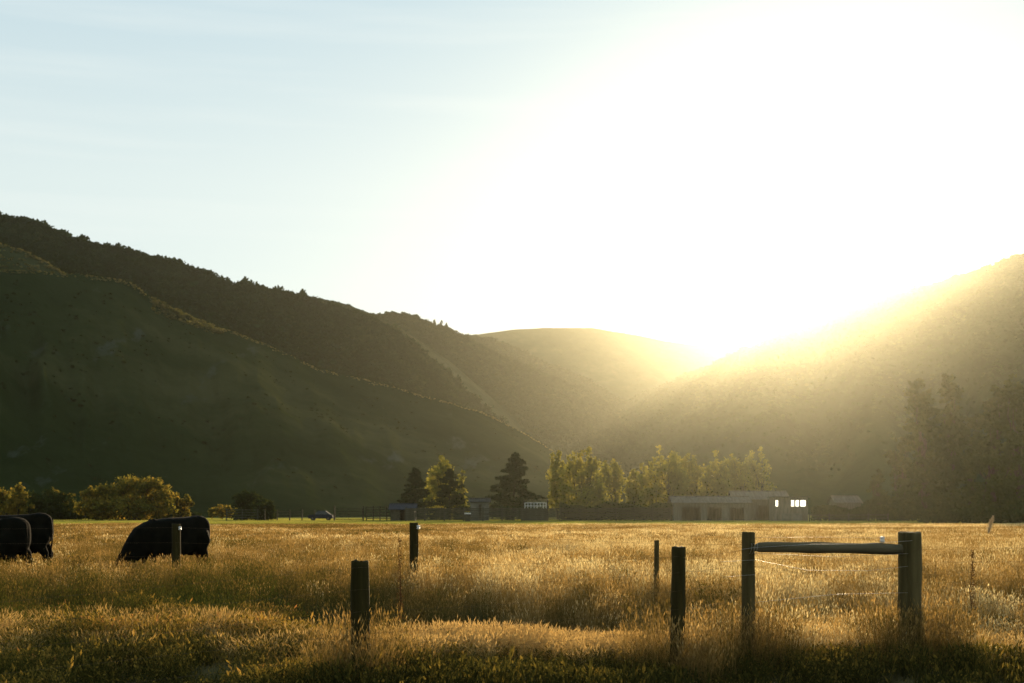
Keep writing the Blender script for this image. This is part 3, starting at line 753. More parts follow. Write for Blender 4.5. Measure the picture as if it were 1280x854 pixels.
hedge('low scrubby hedge between long shed and tall evergreens', 1016, 1150, 232, 2.8, 7500, 6, M['ever'])
hedge('long low hedge under the tall dark evergreens', 1152, 1330, 186, 2.2, 8000, 7, M['ever'])
hedge('dull low hedge at the foot of the autumn trees', -20, 250, 268, 1.9, 9000, 8, M['ever'])

# ------------------------------------------------------------------ farm buildings and yards
def board_fence(name, label, p0, p1, Y, z_levels, bay, ph, mat, bh=0.16, group=None, cat='fence', rot=0, skip=()):
    x0, x1 = X(p0, Y), X(p1, Y); n = max(1, round((x1 - x0) / bay)); st = (x1 - x0) / n
    t = thing(name, label, cat, (x0, Y, gz1(x0, Y)), rot, group)
    pm = MB().box((0, 0, ph / 2 - .2), (.18, .18, ph + .4), bev=.02).mesh('post', mat)
    bm_ = MB().box((0, 0, 0), (st - .02, .05, bh), bev=.008).mesh('board', mat)
    rg = random.Random(p0)
    for i in range(n + 1):
        o = link('post', pm, t, (i * st, 0, rg.uniform(-.05, .05))); o.rotation_euler = (rg.uniform(-.02, .02), rg.uniform(-.03, .03), 0)
    for i in range(n):
        if i in skip: continue
        for z in z_levels:
            o = link('board', bm_, t, (i * st + st / 2, -.12, z + rg.uniform(-.03, .03))); o.rotation_euler = (0, rg.uniform(-.012, .012), 0)
    return t
board_fence('yard_fence', 'close boarded stockyard fence below the pines and hut', 507, 700, 228, (.35, .68, 1.0, 1.33, 1.66, 2.0), 3.0, 2.3, M['board'], bh=.22)
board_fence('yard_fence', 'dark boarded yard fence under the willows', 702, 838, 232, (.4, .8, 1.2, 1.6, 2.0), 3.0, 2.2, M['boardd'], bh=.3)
board_fence('yard_fence', 'open rail fence in front of the flat topped bush', 283, 322, 246, (.5, .95, 1.4, 1.85), 2.7, 2.0, M['board'], bh=.14)
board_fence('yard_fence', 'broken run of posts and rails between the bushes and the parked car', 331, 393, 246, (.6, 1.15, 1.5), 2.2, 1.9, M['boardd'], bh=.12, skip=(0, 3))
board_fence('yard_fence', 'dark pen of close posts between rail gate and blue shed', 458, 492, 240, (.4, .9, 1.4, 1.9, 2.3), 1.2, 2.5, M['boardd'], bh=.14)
board_fence('yard_fence', 'low rail fence along the hedge by the long shed', 1012, 1110, 225, (.5, 1.0), 3.2, 1.3, M['board'], bh=.12)

def gate(name, label, p0, p1, Y, bars, h, mat, r=.03, z0=.25, verts=3):
    x0, x1 = X(p0, Y), X(p1, Y); w = x1 - x0
    t = thing(name, label, 'gate', (x0, Y, gz1(x0, Y)))
    for xx in (-.15, w + .15): MB().box((xx, 0, (h + .5) / 2 - .2), (.22, .22, h + .9), bev=.02).obj('gate_post', M['boardd'], t)
    fr = MB()
    for xx in (0.02, w - .02): fr.tube([(xx, 0, z0), (xx, 0, h)], r * 1.2, 8)
    fr.obj('frame', mat, t)
    for i in range(bars):
        z = z0 + (h - z0) * i / (bars - 1)
        MB().box((w / 2, 0, z), (w - .05, .04, .10 if mat != M['white'] else .07), bev=.01).obj('rail', mat, t)
    for i in range(verts):
        MB().box(((i + 1) * w / (verts + 1), -.04, (z0 + h) / 2), (.07, .03, h - z0), bev=.006).obj('brace', mat, t)
gate('rail_gate', 'wooden five rail farm gate beside the parked car', 419, 453, 238, 5, 2.0, M['boardd'], verts=1)
gate('white_gate', 'white pipe gate between the single pine and the willows', 656, 683, 236, 3, 3.0, M['white'], .05, 2.0, 6)
x_ = X(669, 236)
bk = thing('loading_ramp', 'raised timber stock ramp under the white gate', 'ramp', (x_, 236.6, 0))
for k in range(7): MB().box((0, 0, .15 + k * .27), (4.4, .1, .24), bev=.01).obj('board', M['board'], bk)
for s in (-1, 1): MB().box((s * 2.1, .8, 1.0), (.2, .2, 2.0), bev=.02).obj('post', M['board'], bk)
MB().box((0, .9, 1.92), (4.4, 1.6, .1), bev=.01).obj('deck', M['board'], bk)

def shed(name, label, p0, p1, Y, depth, zeave, zridge, wallm, roofm, opens=(), cat='shed', over=.35, zwall0=-.3, bays=True):
    x0, x1 = X(p0, Y), X(p1, Y); w = x1 - x0
    t = thing(name, label, cat, ((x0 + x1) / 2, Y + depth / 2, 0))
    h = zeave
    # walls with real openings in the front
    segs = []; cur = -w / 2
    mb = MB()
    for (a, b, zl, zh) in sorted(opens):
        xa, xb = X(a, Y) - (x0 + x1) / 2, X(b, Y) - (x0 + x1) / 2
        if xa > cur: mb.box(((cur + xa) / 2, -depth / 2, (h + zwall0) / 2), (xa - cur, .15, h - zwall0))
        if zl > 0.05: mb.box(((xa + xb) / 2, -depth / 2, (zl + zwall0) / 2), (xb - xa, .15, zl - zwall0))
        if zh < h - .02: mb.box(((xa + xb) / 2, -depth / 2, (zh + h) / 2), (xb - xa, .15, h - zh))
        cur = xb
    if cur < w / 2: mb.box(((cur + w / 2) / 2, -depth / 2, (h + zwall0) / 2), (w / 2 - cur, .15, h - zwall0))
    mb.obj('front_wall', wallm, t)
    m2 = MB(); m2.box((0, depth / 2, (h + zwall0) / 2), (w, .15, h - zwall0))
    m2.obj('back_wall', wallm, t)
    for s in (-1, 1): MB().box((s * (w / 2 - .075), 0, (h + zwall0) / 2), (.15, depth - .16, h - zwall0)).obj('side_wall', wallm, t)
    MB().box((0, 0, .02), (w - .3, depth - .3, .1)).obj('floor_slab', M['dark'], t)
    # corrugated two pitched roof
    n = int(w / .25); xs = np.linspace(-w / 2 - over, w / 2 + over, n * 2 + 1)
    cz = .04 * np.cos(np.arange(len(xs)) * math.pi)
    for s in (-1, 1):
        ye, yr = s * (depth / 2 + over), 0
        ze = zeave - over * (zridge - zeave) / (depth / 2) + .12
        v = np.concatenate([np.stack([xs, np.full_like(xs, ye), ze + cz], 1), np.stack([xs, np.full_like(xs, yr), zridge + .12 + cz], 1),
                            np.stack([xs, np.full_like(xs, ye), ze + cz - .05], 1), np.stack([xs, np.full_like(xs, yr), zridge + .07 + cz], 1)])
        m = len(xs); i = np.arange(m - 1)
        f = np.concatenate([np.stack([i, i + 1, i + 1 + m, i + m], 1), np.stack([i + 2 * m, i + 3 * m, i + 1 + 3 * m, i + 1 + 2 * m], 1),
                            np.stack([i, i + 2 * m, i + 1 + 2 * m, i + 1], 1)])
        link('roof', mesh_np('roof', v, f, [roofm], None, False), t)
    MB().tube([(-w / 2 - over, 0, zridge + .17), (w / 2 + over, 0, zridge + .17)], .09, 8).obj('ridge_cap', roofm, t)
    for s in (-1, 1):
        g = MB(); xx = s * (w / 2 - .06)
        g.add([(xx - .05, -depth / 2, h), (xx - .05, depth / 2, h), (xx - .05, 0, zridge + .05), (xx - .05, 0, zridge + .04),
               (xx + .05, -depth / 2, h), (xx + .05, depth / 2, h), (xx + .05, 0, zridge + .05), (xx + .05, 0, zridge + .04)], [(0, 1, 2, 3), (7, 6, 5, 4)])
        g.obj('gable', wallm, t)
    MB().tube([(-w / 2 - over, -depth / 2 - over - .06, h), (w / 2 + over, -depth / 2 - over - .06, h)], .07, 8).obj('gutter', roofm, t)
    return t
s1 = shed('long_shed', 'long low iron roofed shed with dark open bays', 842, 938, 240, 7, 3.0, 4.0, M['wall'], M['roof'], opens=[(852, 876, 0, 2.3), (884, 902, 0, 2.3), (912, 930, 0, 2.2)])
s2 = shed('woolshed', 'taller pale roofed shed adjoining the bright windows', 918, 986, 246, 8, 3.6, 5.0, M['wall'], M['roof'], opens=[(924, 938, 1.0, 2.2), (946, 962, 0.0, 2.6)])
s3 = shed('hut', 'small pale hut with a dark doorway beside the single pine', 588, 611, 244, 3, 3.2, 3.7, M['walll'], M['roofd'], opens=[(598, 602, .2, 2.7)], cat='hut')
s4 = shed('blue_shed', 'low shed with a blue iron roof by the yard fence', 488, 518, 238, 5, 1.9, 2.7, M['board'], M['roofb'], opens=[(500, 506, 0, 2.0)])
s5 = shed('far_shed', 'half hidden shed with a thin bright roof edge beside the evergreens', 1046, 1076, 240, 6, 3.0, 4.1, M['wall'], M['roof'], opens=[(1054, 1062, 0, 2.2)])

# pale building whose window panes emit in place of backlight
def bright_window_building():
    Y = 236
    x0, x1 = X(967, Y), X(1010, Y); cx = (x0 + x1) / 2; w = x1 - x0
    t = thing('milking_shed', 'small building with four windows, their glow standing in for backlight, at the end of the sheds', 'building', (cx, Y, 0))
    zf = lambda py: CAMZ + (HORIZ - py) / FOC * Y
    wins = [(969, 973, 625, 633.5), (988.5, 993, 626.5, 633), (994, 999, 626.5, 633), (1000, 1007.5, 626.5, 633)]
    zl, zh, top = zf(633.5), zf(625), 3.9
    mb = MB()
    mb.box((0, 0, (zl - .3) / 2), (w, .15, zl + .3))
    mb.box((0, 0, (zh + top) / 2), (w, .15, top - zh))
    cur = -w / 2
    for a, b, _, _ in wins:
        xa, xb = X(a, Y) - cx, X(b, Y) - cx
        mb.box(((cur + xa) / 2, 0, (zl + zh) / 2), (xa - cur, .15, zh - zl)); cur = xb
    mb.box(((cur + w / 2) / 2, 0, (zl + zh) / 2), (w / 2 - cur, .15, zh - zl))
    mb.obj('front_wall', M['wall'], t)
    for a, b, y0, y1 in wins:
        xa, xb = X(a, Y) - cx, X(b, Y) - cx
        wd = MB()
        for xx in (xa + .03, xb - .03): wd.box((xx, -.03, (zl + zh) / 2), (.06, .12, zh - zl))
        wd.box(((xa + xb) / 2, -.03, zl + .03), (xb - xa - .12, .12, .06)); wd.box(((xa + xb) / 2, -.03, zh - .03), (xb - xa - .12, .12, .06))
        o = wd.obj('window', M['wall'], t)
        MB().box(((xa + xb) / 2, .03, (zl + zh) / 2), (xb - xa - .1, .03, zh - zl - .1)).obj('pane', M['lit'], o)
    MB().box((0, 4, (top - .3) / 2), (w, .15, top + .3)).obj('back_wall', M['wall'], t)
    for s in (-1, 1): MB().box((s * (w / 2 - .07), 2, (top - .3) / 2), (.14, 3.84, top + .3)).obj('side_wall', M['wall'], t)
    MB().box((0, 1.9, top + .08), (w + .6, 4.8, .16), bev=.03).obj('roof', M['roofd'], t)
    pn = MB()
    for k in range(3): pn.box((-w / 2 + .9 + k * 1.75, -.7, zl - .9), (1.6, .08, .9), bev=.02)
    for k, xx in enumerate((-.85, .9)):
        MB().box((xx, -.9, .65), (1.6, .08, 1.2), bev=.02).obj('panel', M['walll'], t)
bright_window_building()

# small parked car, behind the rails
def car():
    Y = 249; cx = X(401, Y)
    t = thing('parked_car', 'small dark rounded car parked beside the rail gate', 'car', (cx, Y, 0), 0)
    prof = [(-2.1, .35), (-2.15, .7), (-2.0, .95), (-1.1, 1.05), (1.6, 1.08), (2.05, .98), (2.15, .6), (2.1, .35)]
    def ext(pr, w, y0=0, z0=0, sc_=1.0):
        n = len(pr); v = [(x, s * w / 2 * (k), z + z0) for s, k in ((-1, 1), (1, 1)) for x, z in pr]
        mb = MB(); mb.v.append(np.array(v, float)); mb.n = len(v); mb.f.append(np.array([(i, (i + 1) % n, (i + 1) % n + n, i + n) for i in range(n)]))
        mb.tri = [list(range(n))[::-1], list(range(n, 2 * n))]
        return mb
    ext(prof, 1.75).obj('body', M['car'], t)
    ext([(-1.15, 1.06), (-.45, 1.62), (.9, 1.66), (1.7, 1.09)], 1.5).obj('cabin', M['glass'], t)
    ext([(-.5, 1.62), (-.4, 1.70), (.85, 1.73), (.98, 1.66)], 1.46).obj('roof', M['car'], t)
    for x in (-1.35, 1.35):
        for y in (-.8, .8):
            o = MB().tube([(x, y - .1, .32), (x, y + .1, .32)], .33, 16).obj('wheel', M['tyre'], t)
            MB().tube([(x, y - .12, .32), (x, y + .12, .32)], .18, 12).obj('rim', M['roof'], o)
    for y in (-.6, .6): MB().box((-2.12, y, .75), (.08, .26, .12), bev=.02).obj('headlight', M['glass'], t)
    MB().box((0, -.89, .72), (1.0, .03, .5), bev=.01).obj('door', M['car'], t)
car()
# water trough
tr = thing('water_trough', 'small white trough at the foot of the yard boards near the hut', 'trough', (X(584.5, 226), 226, 0))
MB().box((0, 0, 1.25), (1.0, .5, .16), bev=.03).obj('rim', M['white'], tr)
MB().box((0, 0, .55), (.85, .42, 1.24), taper=1.0, bev=.03).obj('basin', M['board'], tr)

# ------------------------------------------------------------------ front fence
def round_post(h, r, seed, below=.5, n=26, lean=0.0, notch=None, top_tilt=.02):
    rg = np.random.default_rng(seed)
    zs = np.concatenate([[-below], np.linspace(0, h, 22)])
    cr = rg.normal(0, 1, n)
    v = []
    for z in zs:
        for k in range(n):
            a = 2 * math.pi * k / n
            rr = r * (1 + .05 * (1 - max(z, 0) / h)) * (1 + .03 * math.sin(3 * a + seed) + .034 * cr[k]) + .005 * float(vnoise(z * 6 + seed, k * .7, seed)) + .006 * float(vnoise(z * 1.7, k * 1.9, seed + 3))
            if notch and notch[0] < z < notch[1] and abs(a - math.pi * 1.5) < .9: rr *= .82
            zz = z + (top_tilt * math.cos(a + seed) * r * 2 + .004 * cr[k] if z == h else 0)
            v.append((rr * math.cos(a) + lean * z, rr * math.sin(a), zz))
    f = []
    m = len(zs)
    for i in range(m - 1):
        for k in range(n):
            a = i * n + k; b = i * n + (k + 1) % n; f.append((a, b, b + n, a + n))
    v = v + [((x - lean * h) * .86 + lean * h, y * .86, z + .006) for x, y, z in v[-n:]]
    for k in range(n):
        a = (m - 1) * n + k; b = (m - 1) * n + (k + 1) % n; f.append((a, b, b + n, a + n))
    v.append((lean * h, 0, h + .003)); c = len(v) - 1
    mb = MB(); mb.v.append(np.array(v)); mb.n = len(v); mb.f.append(np.array(f))
    mb.tri = [[c, m * n + k, m * n + (k + 1) % n] for k in range(n)]
    return mb

def put_post(t, px, top, Y, r, seed, mat, label=None, lean=0.0, notch=None, name='post'):
    x = X(px, Y); zg = gz1(x, Y); ztop = CAMZ + (HORIZ - top) / FOC * Y
    o = round_post(ztop - zg, r, seed, lean=lean, notch=notch).obj(name, mat, t, True, (x, Y, zg))
    if label: o['label'] = label
    return np.array([x, Y, zg, ztop])

fence1 = thing('wire_fence', 'old post and wire roadside fence with one wooden top rail', 'fence')
pA = put_post(fence1, 451, 702, 12.9, .078, 3, M['postb'], 'thick dark post standing alone in the verge grass', lean=-.012)
pB = put_post(fence1, 847, 684.5, 14.1, .067, 5, M['postb'], 'plain post next to the thin stake', lean=.010)
pC = put_post(fence1, 935.5, 666, 15.0, .066, 8, M['post'], 'post carrying the pointed end of the rail', notch=(.95, 1.1))
pD = put_post(fence1, 1138, 666, 15.2, .122, 11, M['post'], 'stout strainer post at the thick end of the rail')
# split half of the strainer seen beside it
put_post(fence1, 1128.5, 667, 15.12, .042, 14, M['post'], 'narrow split post strapped to the strainer post')
def rail():
    Pt = [px2(941, 686, 14.96), px2(948, 685, 14.96), px2(970, 685, 14.97), px2(1010, 685, 15.0), px2(1060, 684.5, 15.02), px2(1095, 684.5, 15.03), px2(1115, 686, 15.05), px2(1127, 687, 15.06)]
    pr = [.024, .056, .061, .063, .064, .064, .062, .054]
    # resample with knots and waviness
    P = np.array(Pt); R = np.array(pr); tt = np.linspace(0, len(P) - 1, 34)
    pts = np.stack([np.interp(tt, range(len(P)), P[:, i]) for i in range(3)], 1); rr = np.interp(tt, range(len(P)), R)
    rr *= 1 + .10 * vnoise(tt * 1.6, tt * 0, 3); pts[:, 2] += .012 * vnoise(tt * .7, tt * 0, 9)
    o = MB().tube(pts, rr, 18, ell=.92).obj('rail', M['rail'], fence1, True)
    return o
rail()
def wire(parent, pts, r=.0009, sag=.03, bright=False):
    P = []
    for a, b in zip(pts[:-1], pts[1:]):
        a = np.array(a, float); b = np.array(b, float); n = max(4, int(np.linalg.norm(b - a) / .4))
        for i in range(n):
            t = i / n; p = a + (b - a) * t; p[2] -= sag * 4 * t * (1 - t); P.append(p)
    P.append(np.array(pts[-1], float))
    return MB().tube(P, r, 5).obj('wire', M['wire' if bright else 'rust'], parent, True)
def front(p, z, r): return (p[0], p[1] - r, z)
E0 = (-14.0, 8.8); E1 = (12.5, 18.2)
for z1, z2, z3, z4, z5 in ((1.0, 1.06, 1.115, 1.10, 1.16), (.80, .90, .975, .955, 1.02), (.6, .72, .82, .74, .8), (.40, .54, .62, .50, .6), (.2, .34, .42, .3, .35)):
    wire(fence1, [(E0[0], E0[1], z1 + gz1(*E0)), front(pA, z1, .085), front(pB, z2, .075), front(pC, z3, .075)], sag=.02)
    wire(fence1, [front(pD, z4, .13), (E1[0], E1[1], z5)], sag=.015)
Wf = lambda *q: [px2(p_, y_, Y_) for p_, y_, Y_ in q]
wire(fence1, Wf((926, 687, 14.90), (944, 684.5, 14.90), (1012, 680.5, 14.86), (1080, 680, 14.9), (1140, 676, 15.05)), r=.0021, sag=.0, bright=True)
wire(fence1, Wf((943, 691.5, 14.92), (1040, 696, 14.90), (1100, 694, 14.9), (1135, 692, 15.06)), r=.0016, sag=.0, bright=True)
wire(fence1, Wf((943, 672, 14.95), (1030, 671.5, 15.2), (1136, 673, 15.3)), r=.0012, sag=.0, bright=True)
wire(fence1, Wf((900, 702.5, 14.72), (925, 701, 14.9), (944, 700, 14.9), (1010, 713, 14.95), (1085, 713.5, 15.0), (1135, 708, 15.06)), r=.0018, sag=.0, bright=True)
wire(fence1, Wf((905, 721.5, 14.72), (927, 719.5, 14.9), (944, 718.5, 14.9)), r=.0018, sag=.0, bright=True)
wire(fence1, Wf((944, 753, 14.9), (985, 749, 14.7), (1045, 743, 14.7), (1135, 741, 15.06)), r=.0018, sag=.0, bright=True)
wire(fence1, Wf((1008, 706, 14.95), (1040, 723, 14.95), (1068, 739, 14.95)), r=.0016, sag=.0)     # a slack broken strand
for i in range(9):       # wire wrapped round the pointed end of the rail
    a = i * .5
wr = MB()
for k in range(3):
    c = np.array(px2(938 + k * 3.5, 686, 14.93)); pts = [c + np.array([.012 * math.sin(a_), .075 * math.cos(a_), .055 * math.sin(a_)]) for a_ in np.linspace(0, 6.28, 14)]
    wr.tube(pts, .0025, 5)
wr.obj('tie_wire', M['wire'], fence1, True)
def insulator(parent, p, s=1.0, mat=None):
    m = MB(); zz = np.array([0, .01, .02, .028, .04, .05, .06, .066]) * s; rr = np.array([.016, .03, .032, .02, .022, .03, .026, .008]) * s
    m.tube([(p[0], p[1], p[2] + z) for z in zz], rr, 14)
    return m.obj('insulator', mat or M['porc'], parent, True)
a = px2(1103, 677.5, 15.02); insulator(fence1, (a[0], a[1], a[2] - .005), 0.95)

fence2 = thing('back_fence', 'thin wire fence crossing the paddock in front of the cows', 'fence')
qA = put_post(fence2, 220, 655.5, 26.5, .075, 21, M['postb'], 'dark post in front of the grazing cow', lean=.003)
qB = put_post(fence2, 517.5, 654, 25.0, .072, 24, M['postb'], 'dark post with a small knob insulator')
qC = put_post(fence2, 820.5, 676, 23.0, .034, 27, M['post'], 'thin pale stake')
a = px2(523, 659, 24.93); insulator(fence2, (a[0], a[1], a[2] - .04), 1.1)
a = px2(225, 660, 26.4); insulator(fence2, (a[0], a[1], a[2] - .04), 1.0)
for dz in (0.06, .34, .6):
    wire(fence2, [(-24, 29.5, 1.2 - dz), (qA[0], qA[1] - .07, qA[3] - dz), (qB[0], qB[1] - .07, qB[3] - dz - .03), (qC[0], qC[1] - .03, max(.3, qC[3] - dz * .8)), (14, 21.4, 1.0 - dz * .8)], r=.0011)

# ------------------------------------------------------------------ cattle
def ring(c, t, hh, hw, n=20, flat=.0):
    t = np.array(t, float); t /= np.linalg.norm(t); side = np.array([0, 1.0, 0]); up = np.cross(t, side) * -1
    if up[2] < 0 and abs(up[2]) > .2: up = -up
    out = []
    for k in range(n):
        a = 2 * math.pi * k / n; ca, sa = math.cos(a), math.sin(a)
        e = .64
        ca = math.copysign(abs(ca) ** e, ca); sa = math.copysign(abs(sa) ** e, sa)
        out.append(np.array(c) + side * hw * ca + up * hh * sa)
    return out
def loft(mb, rings):
    n = len(rings[0]); v = [p for r in rings for p in r]; f = []
    for i in range(len(rings) - 1):
        for k in range(n):
            a = i * n + k; b = i * n + (k + 1) % n; f.append((a, b, b + n, a + n))
    base = mb.n; mb.add(v, f); mb.tri = getattr(mb, 'tri', [])
    mb.tri.append([base + k for k in range(n)][::-1]); mb.tri.append([base + (len(rings) - 1) * n + k for k in range(n)])
def cow_meshes(seed, neck_x=0.0):
    rg = np.random.default_rng(seed)
    mb = MB()
    S = [(-.09, 1.10, .14, .12), (-.06, 1.08, .27, .20), (.04, 1.07, .345, .25), (.18, 1.075, .37, .28), (.4, 1.01, .40, .32), (.7, .94, .455, .38), (1.0, .92, .465, .38), (1.25, .92, .43, .34), (1.45, .93, .38, .27),
         (1.6, .87, .35, .22), (1.74, .76, .30, .18), (1.88, .63, .25, .145), (2.0, .50, .20, .12)]
    R = []
    for i, (x, z, hh, hw) in enumerate(S):
        a = S[max(i - 1, 0)]; b = S[min(i + 1, len(S) - 1)]
        tx, tz = b[0] - a[0], (b[1] - a[1]) * (1.0 if x > 1.3 else .15)
        R.append(ring((x, 0, z), (tx, 0, tz), hh, hw))
    loft(mb, R)
    # head, pointing down to the grass
    H = [(1.98, .60, .13, .11), (2.05, .50, .165, .125), (2.12, .39, .15, .12), (2.18, .28, .12, .095), (2.23, .17, .10, .08), (2.26, .09, .095, .085), (2.27, .05, .06, .06)]
    R = []
    for i, (x, z, hh, hw) in enumerate(H):
        a = H[max(i - 1, 0)]; b = H[min(i + 1, len(H) - 1)]
        R.append(ring((x, 0, z), (b[0] - a[0], 0, b[1] - a[1]), hh, hw))
    loft(mb, R)
    # brisket, belly and legs
    for s in (-1, 1):
        f_ = s * .17
        mb.tube([(1.42, f_, .98), (1.45, f_, .78), (1.44, f_, .60), (1.46, f_, .42), (1.45, f_, .22), (1.45, f_, .1), (1.48, f_, .0)], [.16, .14, .098, .066, .048, .05, .058], 12)
        q = s * .19; st = .06 * s
        mb.tube([(.30, q * .7, 1.22), (.22, q * .85, 1.02), (.16, q, .84), (.14 + st, q, .66), (.02 + st, q, .5), (.05 + st, q, .32), (.07 + st, q, .12), (.11 + st, q, .0)], [.10, .21, .20, .145, .085, .055, .05, .06], 12)
    for s in (-1, 1):
        mb.tube([(.20, s * .12, 1.24), (.34, s * .18, 1.36), (.48, s * .12, 1.24)], [.09, .07, .09], 10)      # hip bone
        mb.tube([(1.30, s * .2, .9), (1.40, s * .15, 1.20), (1.38, s * .04, 1.36)], [.12, .11, .05], 10)   # shoulder blade
    me = mb.mesh('cow_base', M['hide'])
    o = bpy.data.objects.new('tmp', me); COL.objects.link(o)
    r = o.modifiers.new('r', 'REMESH'); r.mode = 'VOXEL'; r.voxel_size = .03
    sm = o.modifiers.new('s', 'SMOOTH'); sm.iterations = 4; sm.factor = .6
    dg = bpy.context.evaluated_depsgraph_get()
    body = bpy.data.meshes.new_from_object(o.evaluated_get(dg))
    bpy.data.objects.remove(o)
    body.polygons.foreach_set('use_smooth', [True] * len(body.polygons))
    if not body.materials: body.materials.append(M['hide'])
    body.name = 'body'
    ear = MB(); ear.tube([(0, 0, 0), (.0, .06, .015), (0, .13, .0), (0, .19, -.03)], [.02, .045, .045, .008], 10, ell=.35)
    tail = MB(); tail.tube([(-.0, 0, 1.36), (-.07, .01, 1.27), (-.09, .015, 1.0), (-.07, .0, .78), (-.04, -.02, .6), (-.03, -.02, .42), (-.03, -.02, .30)], [.03, .026, .018, .015, .025, .04, .01], 8)
    udd = MB(); udd.tube([(.34, 0, .72), (.34, 0, .6), (.34, 0, .52)], [.16, .14, .07], 12)
    eye = MB(); eye.tube([(0, -.012, 0), (0, 0, 0), (0, .012, 0)], [.008, .018, .008], 10)
    return body, ear.mesh('ear', M['hide'], True), tail.mesh('tail', M['hide'], True), udd.mesh('udder', M['hide'], True), eye.mesh('eye', M['porc' if 0 else 'horn'], True)
CM = cow_meshes(1)
def cow(label, px_rump, Y, yaw, sc_=1.0):
    x = X(px_rump, Y)
    t = thing('cow', label, 'cow', (x, Y, gz1(x, Y)), yaw, 'black cattle grazing in the paddock')
    t.scale = (sc_,) * 3
    link('body', CM[0], t)
    for s in (-1, 1):
        e = link('ear', CM[1], t, (1.99, s * .10, .60)); e.scale = (1, s, 1); e.rotation_euler = (s * -.25, .4, 0)
        link('eye', CM[4], t, (2.13, s * .118, .42))
    link('tail', CM[2], t); link('udder', CM[3], t)
    return t
cow('whole black cow grazing head down behind a fence post', 254, 33, math.radians(180 + 47), 1.0)
cow('black cow whose rump shows past the one cut by the photo edge', 61, 32.5, math.radians(180 + 20), 1.01)
cow('black cow almost wholly cut off by the photo edge', 29, 28.8, math.radians(180 - 14), .99)

# ------------------------------------------------------------------ grasses
rg = np.random.default_rng(5)
def field_points(y0, y1, dens, margin=1.35, extra=1.5):
    """uniform random points between two distances, inside a widened view wedge"""
    n = int(dens * 0.36 * margin * 2 * (y1 * y1 - y0 * y0)) // 2 + int(dens * extra * 2 * (y1 - y0))
    y = np.sqrt(rg.random(n) * (y1 * y1 - y0 * y0) + y0 * y0)
    x = (rg.random(n) * 2 - 1) * (0.36 * margin * y + extra)
    return x, y

# tall seeding grass of the paddock
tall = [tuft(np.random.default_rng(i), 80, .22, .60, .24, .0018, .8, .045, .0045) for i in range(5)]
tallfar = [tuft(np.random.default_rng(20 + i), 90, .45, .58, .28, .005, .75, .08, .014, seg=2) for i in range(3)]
xs, ys, sz, vr, dr = [], [], [], [], []
def put(x, y, s, var, dry):
    xs.append(x); ys.append(y); sz.append(s); vr.append(var); dr.append(dry)
x, y = field_points(12.5, 46, 15)
n_ = len(x)
patch = fbm(x / 1.4, y / 1.0, 14)
left = 1 - sstep(-3.0, -.4, x)
right = sstep(1.2, 3.0, x)
edge = 18.9 + 2.6 * fbm(x / 1.7, y * 0, 15) - 1.2 * right
infield = sstep(-1.2, .8, y - edge)
pr = infield * (1 - .35 * left * (1 - sstep(22, 28, y)))
pr = np.maximum(pr, left * (patch > .0) * .8 * (y > 13.6))
pr = np.maximum(pr, right * (y > crest_y(x) - .3 + .4 * patch) * 1.0)
pr = np.maximum(pr, right * (patch > .2) * .22)
pr = np.maximum(pr, (1 - right) * (1 - left) * (patch > .33) * .6 * (y > 15.5))
k = rg.random(n_) < pr
h = (.88 + .3 * patch + .12 * rg.normal(size=n_)) * (.62 + .38 * infield) * (1 - .15 * left * (1 - sstep(21, 27, y)))
dd = .60 + .34 * fbm(x / 3.5, y / 6, 6) + .34 * fbm(x / .8, y / 1.5, 26) + .16 * rg.normal(size=n_) - .32 * left * (1 - sstep(20, 34, y)) - .22 * (1 - sstep(-9, 5, x)) + .05  # lower towards the left: falloff of the backlight put into the grass colour
h = h * np.where(rg.random(n_) < .04, 1.3, 1.0) * (1 - .3 * np.exp(-((x + 8.5) / 4.5) ** 2 - ((y - 31) / 4.0) ** 2))
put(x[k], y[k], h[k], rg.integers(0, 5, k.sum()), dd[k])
x, y = field_points(44, 122, 3.6)
edge = 112 + 10 * fbm(x / 16, y * 0, 3)
k = y < edge
put(x[k], y[k], .92 + .15 * fbm(x / 8, y / 8, 2)[k], rg.integers(5, 8, k.sum()), (0.60 + .34 * fbm(x / 9, y / 14, 8) + .2 * fbm(x / 2, y / 3, 28) + .15 * rg.normal(size=len(x)) - .20 * (1 - sstep(-20, 10, x)) + .04)[k])  # same leftward light falloff carried in the far grass colour
for p_, n_, r_ in ((pA, 26, .30), (pB, 30, .32), (pC, 34, .34), (pD, 46, .42), (qA, 16, .3), (qB, 16, .3), (qC, 12, .25)):
    a_ = rg.uniform(0, 6.283, n_); d_ = .10 + r_ * rg.random(n_)
    put(p_[0] + np.cos(a_) * d_ * 1.3, p_[1] - .12 + np.sin(a_) * d_, rg.uniform(.75, 1.15, n_), rg.integers(0, 5, n_), rg.uniform(.25, .62, n_))
x = np.concatenate(xs); y = np.concatenate(ys); s = np.clip(np.concatenate(sz), .35, 1.4); v = np.concatenate(vr); d = np.clip(np.concatenate(dr), 0, 1)
n = len(x)
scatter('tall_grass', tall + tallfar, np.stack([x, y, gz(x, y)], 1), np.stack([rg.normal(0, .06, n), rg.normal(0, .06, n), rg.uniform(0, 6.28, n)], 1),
        np.stack([np.full(n, 1.0), np.full(n, 1.0), s], 1), v, d, [M['tall']], 'tall dry seeding grass filling the paddock')

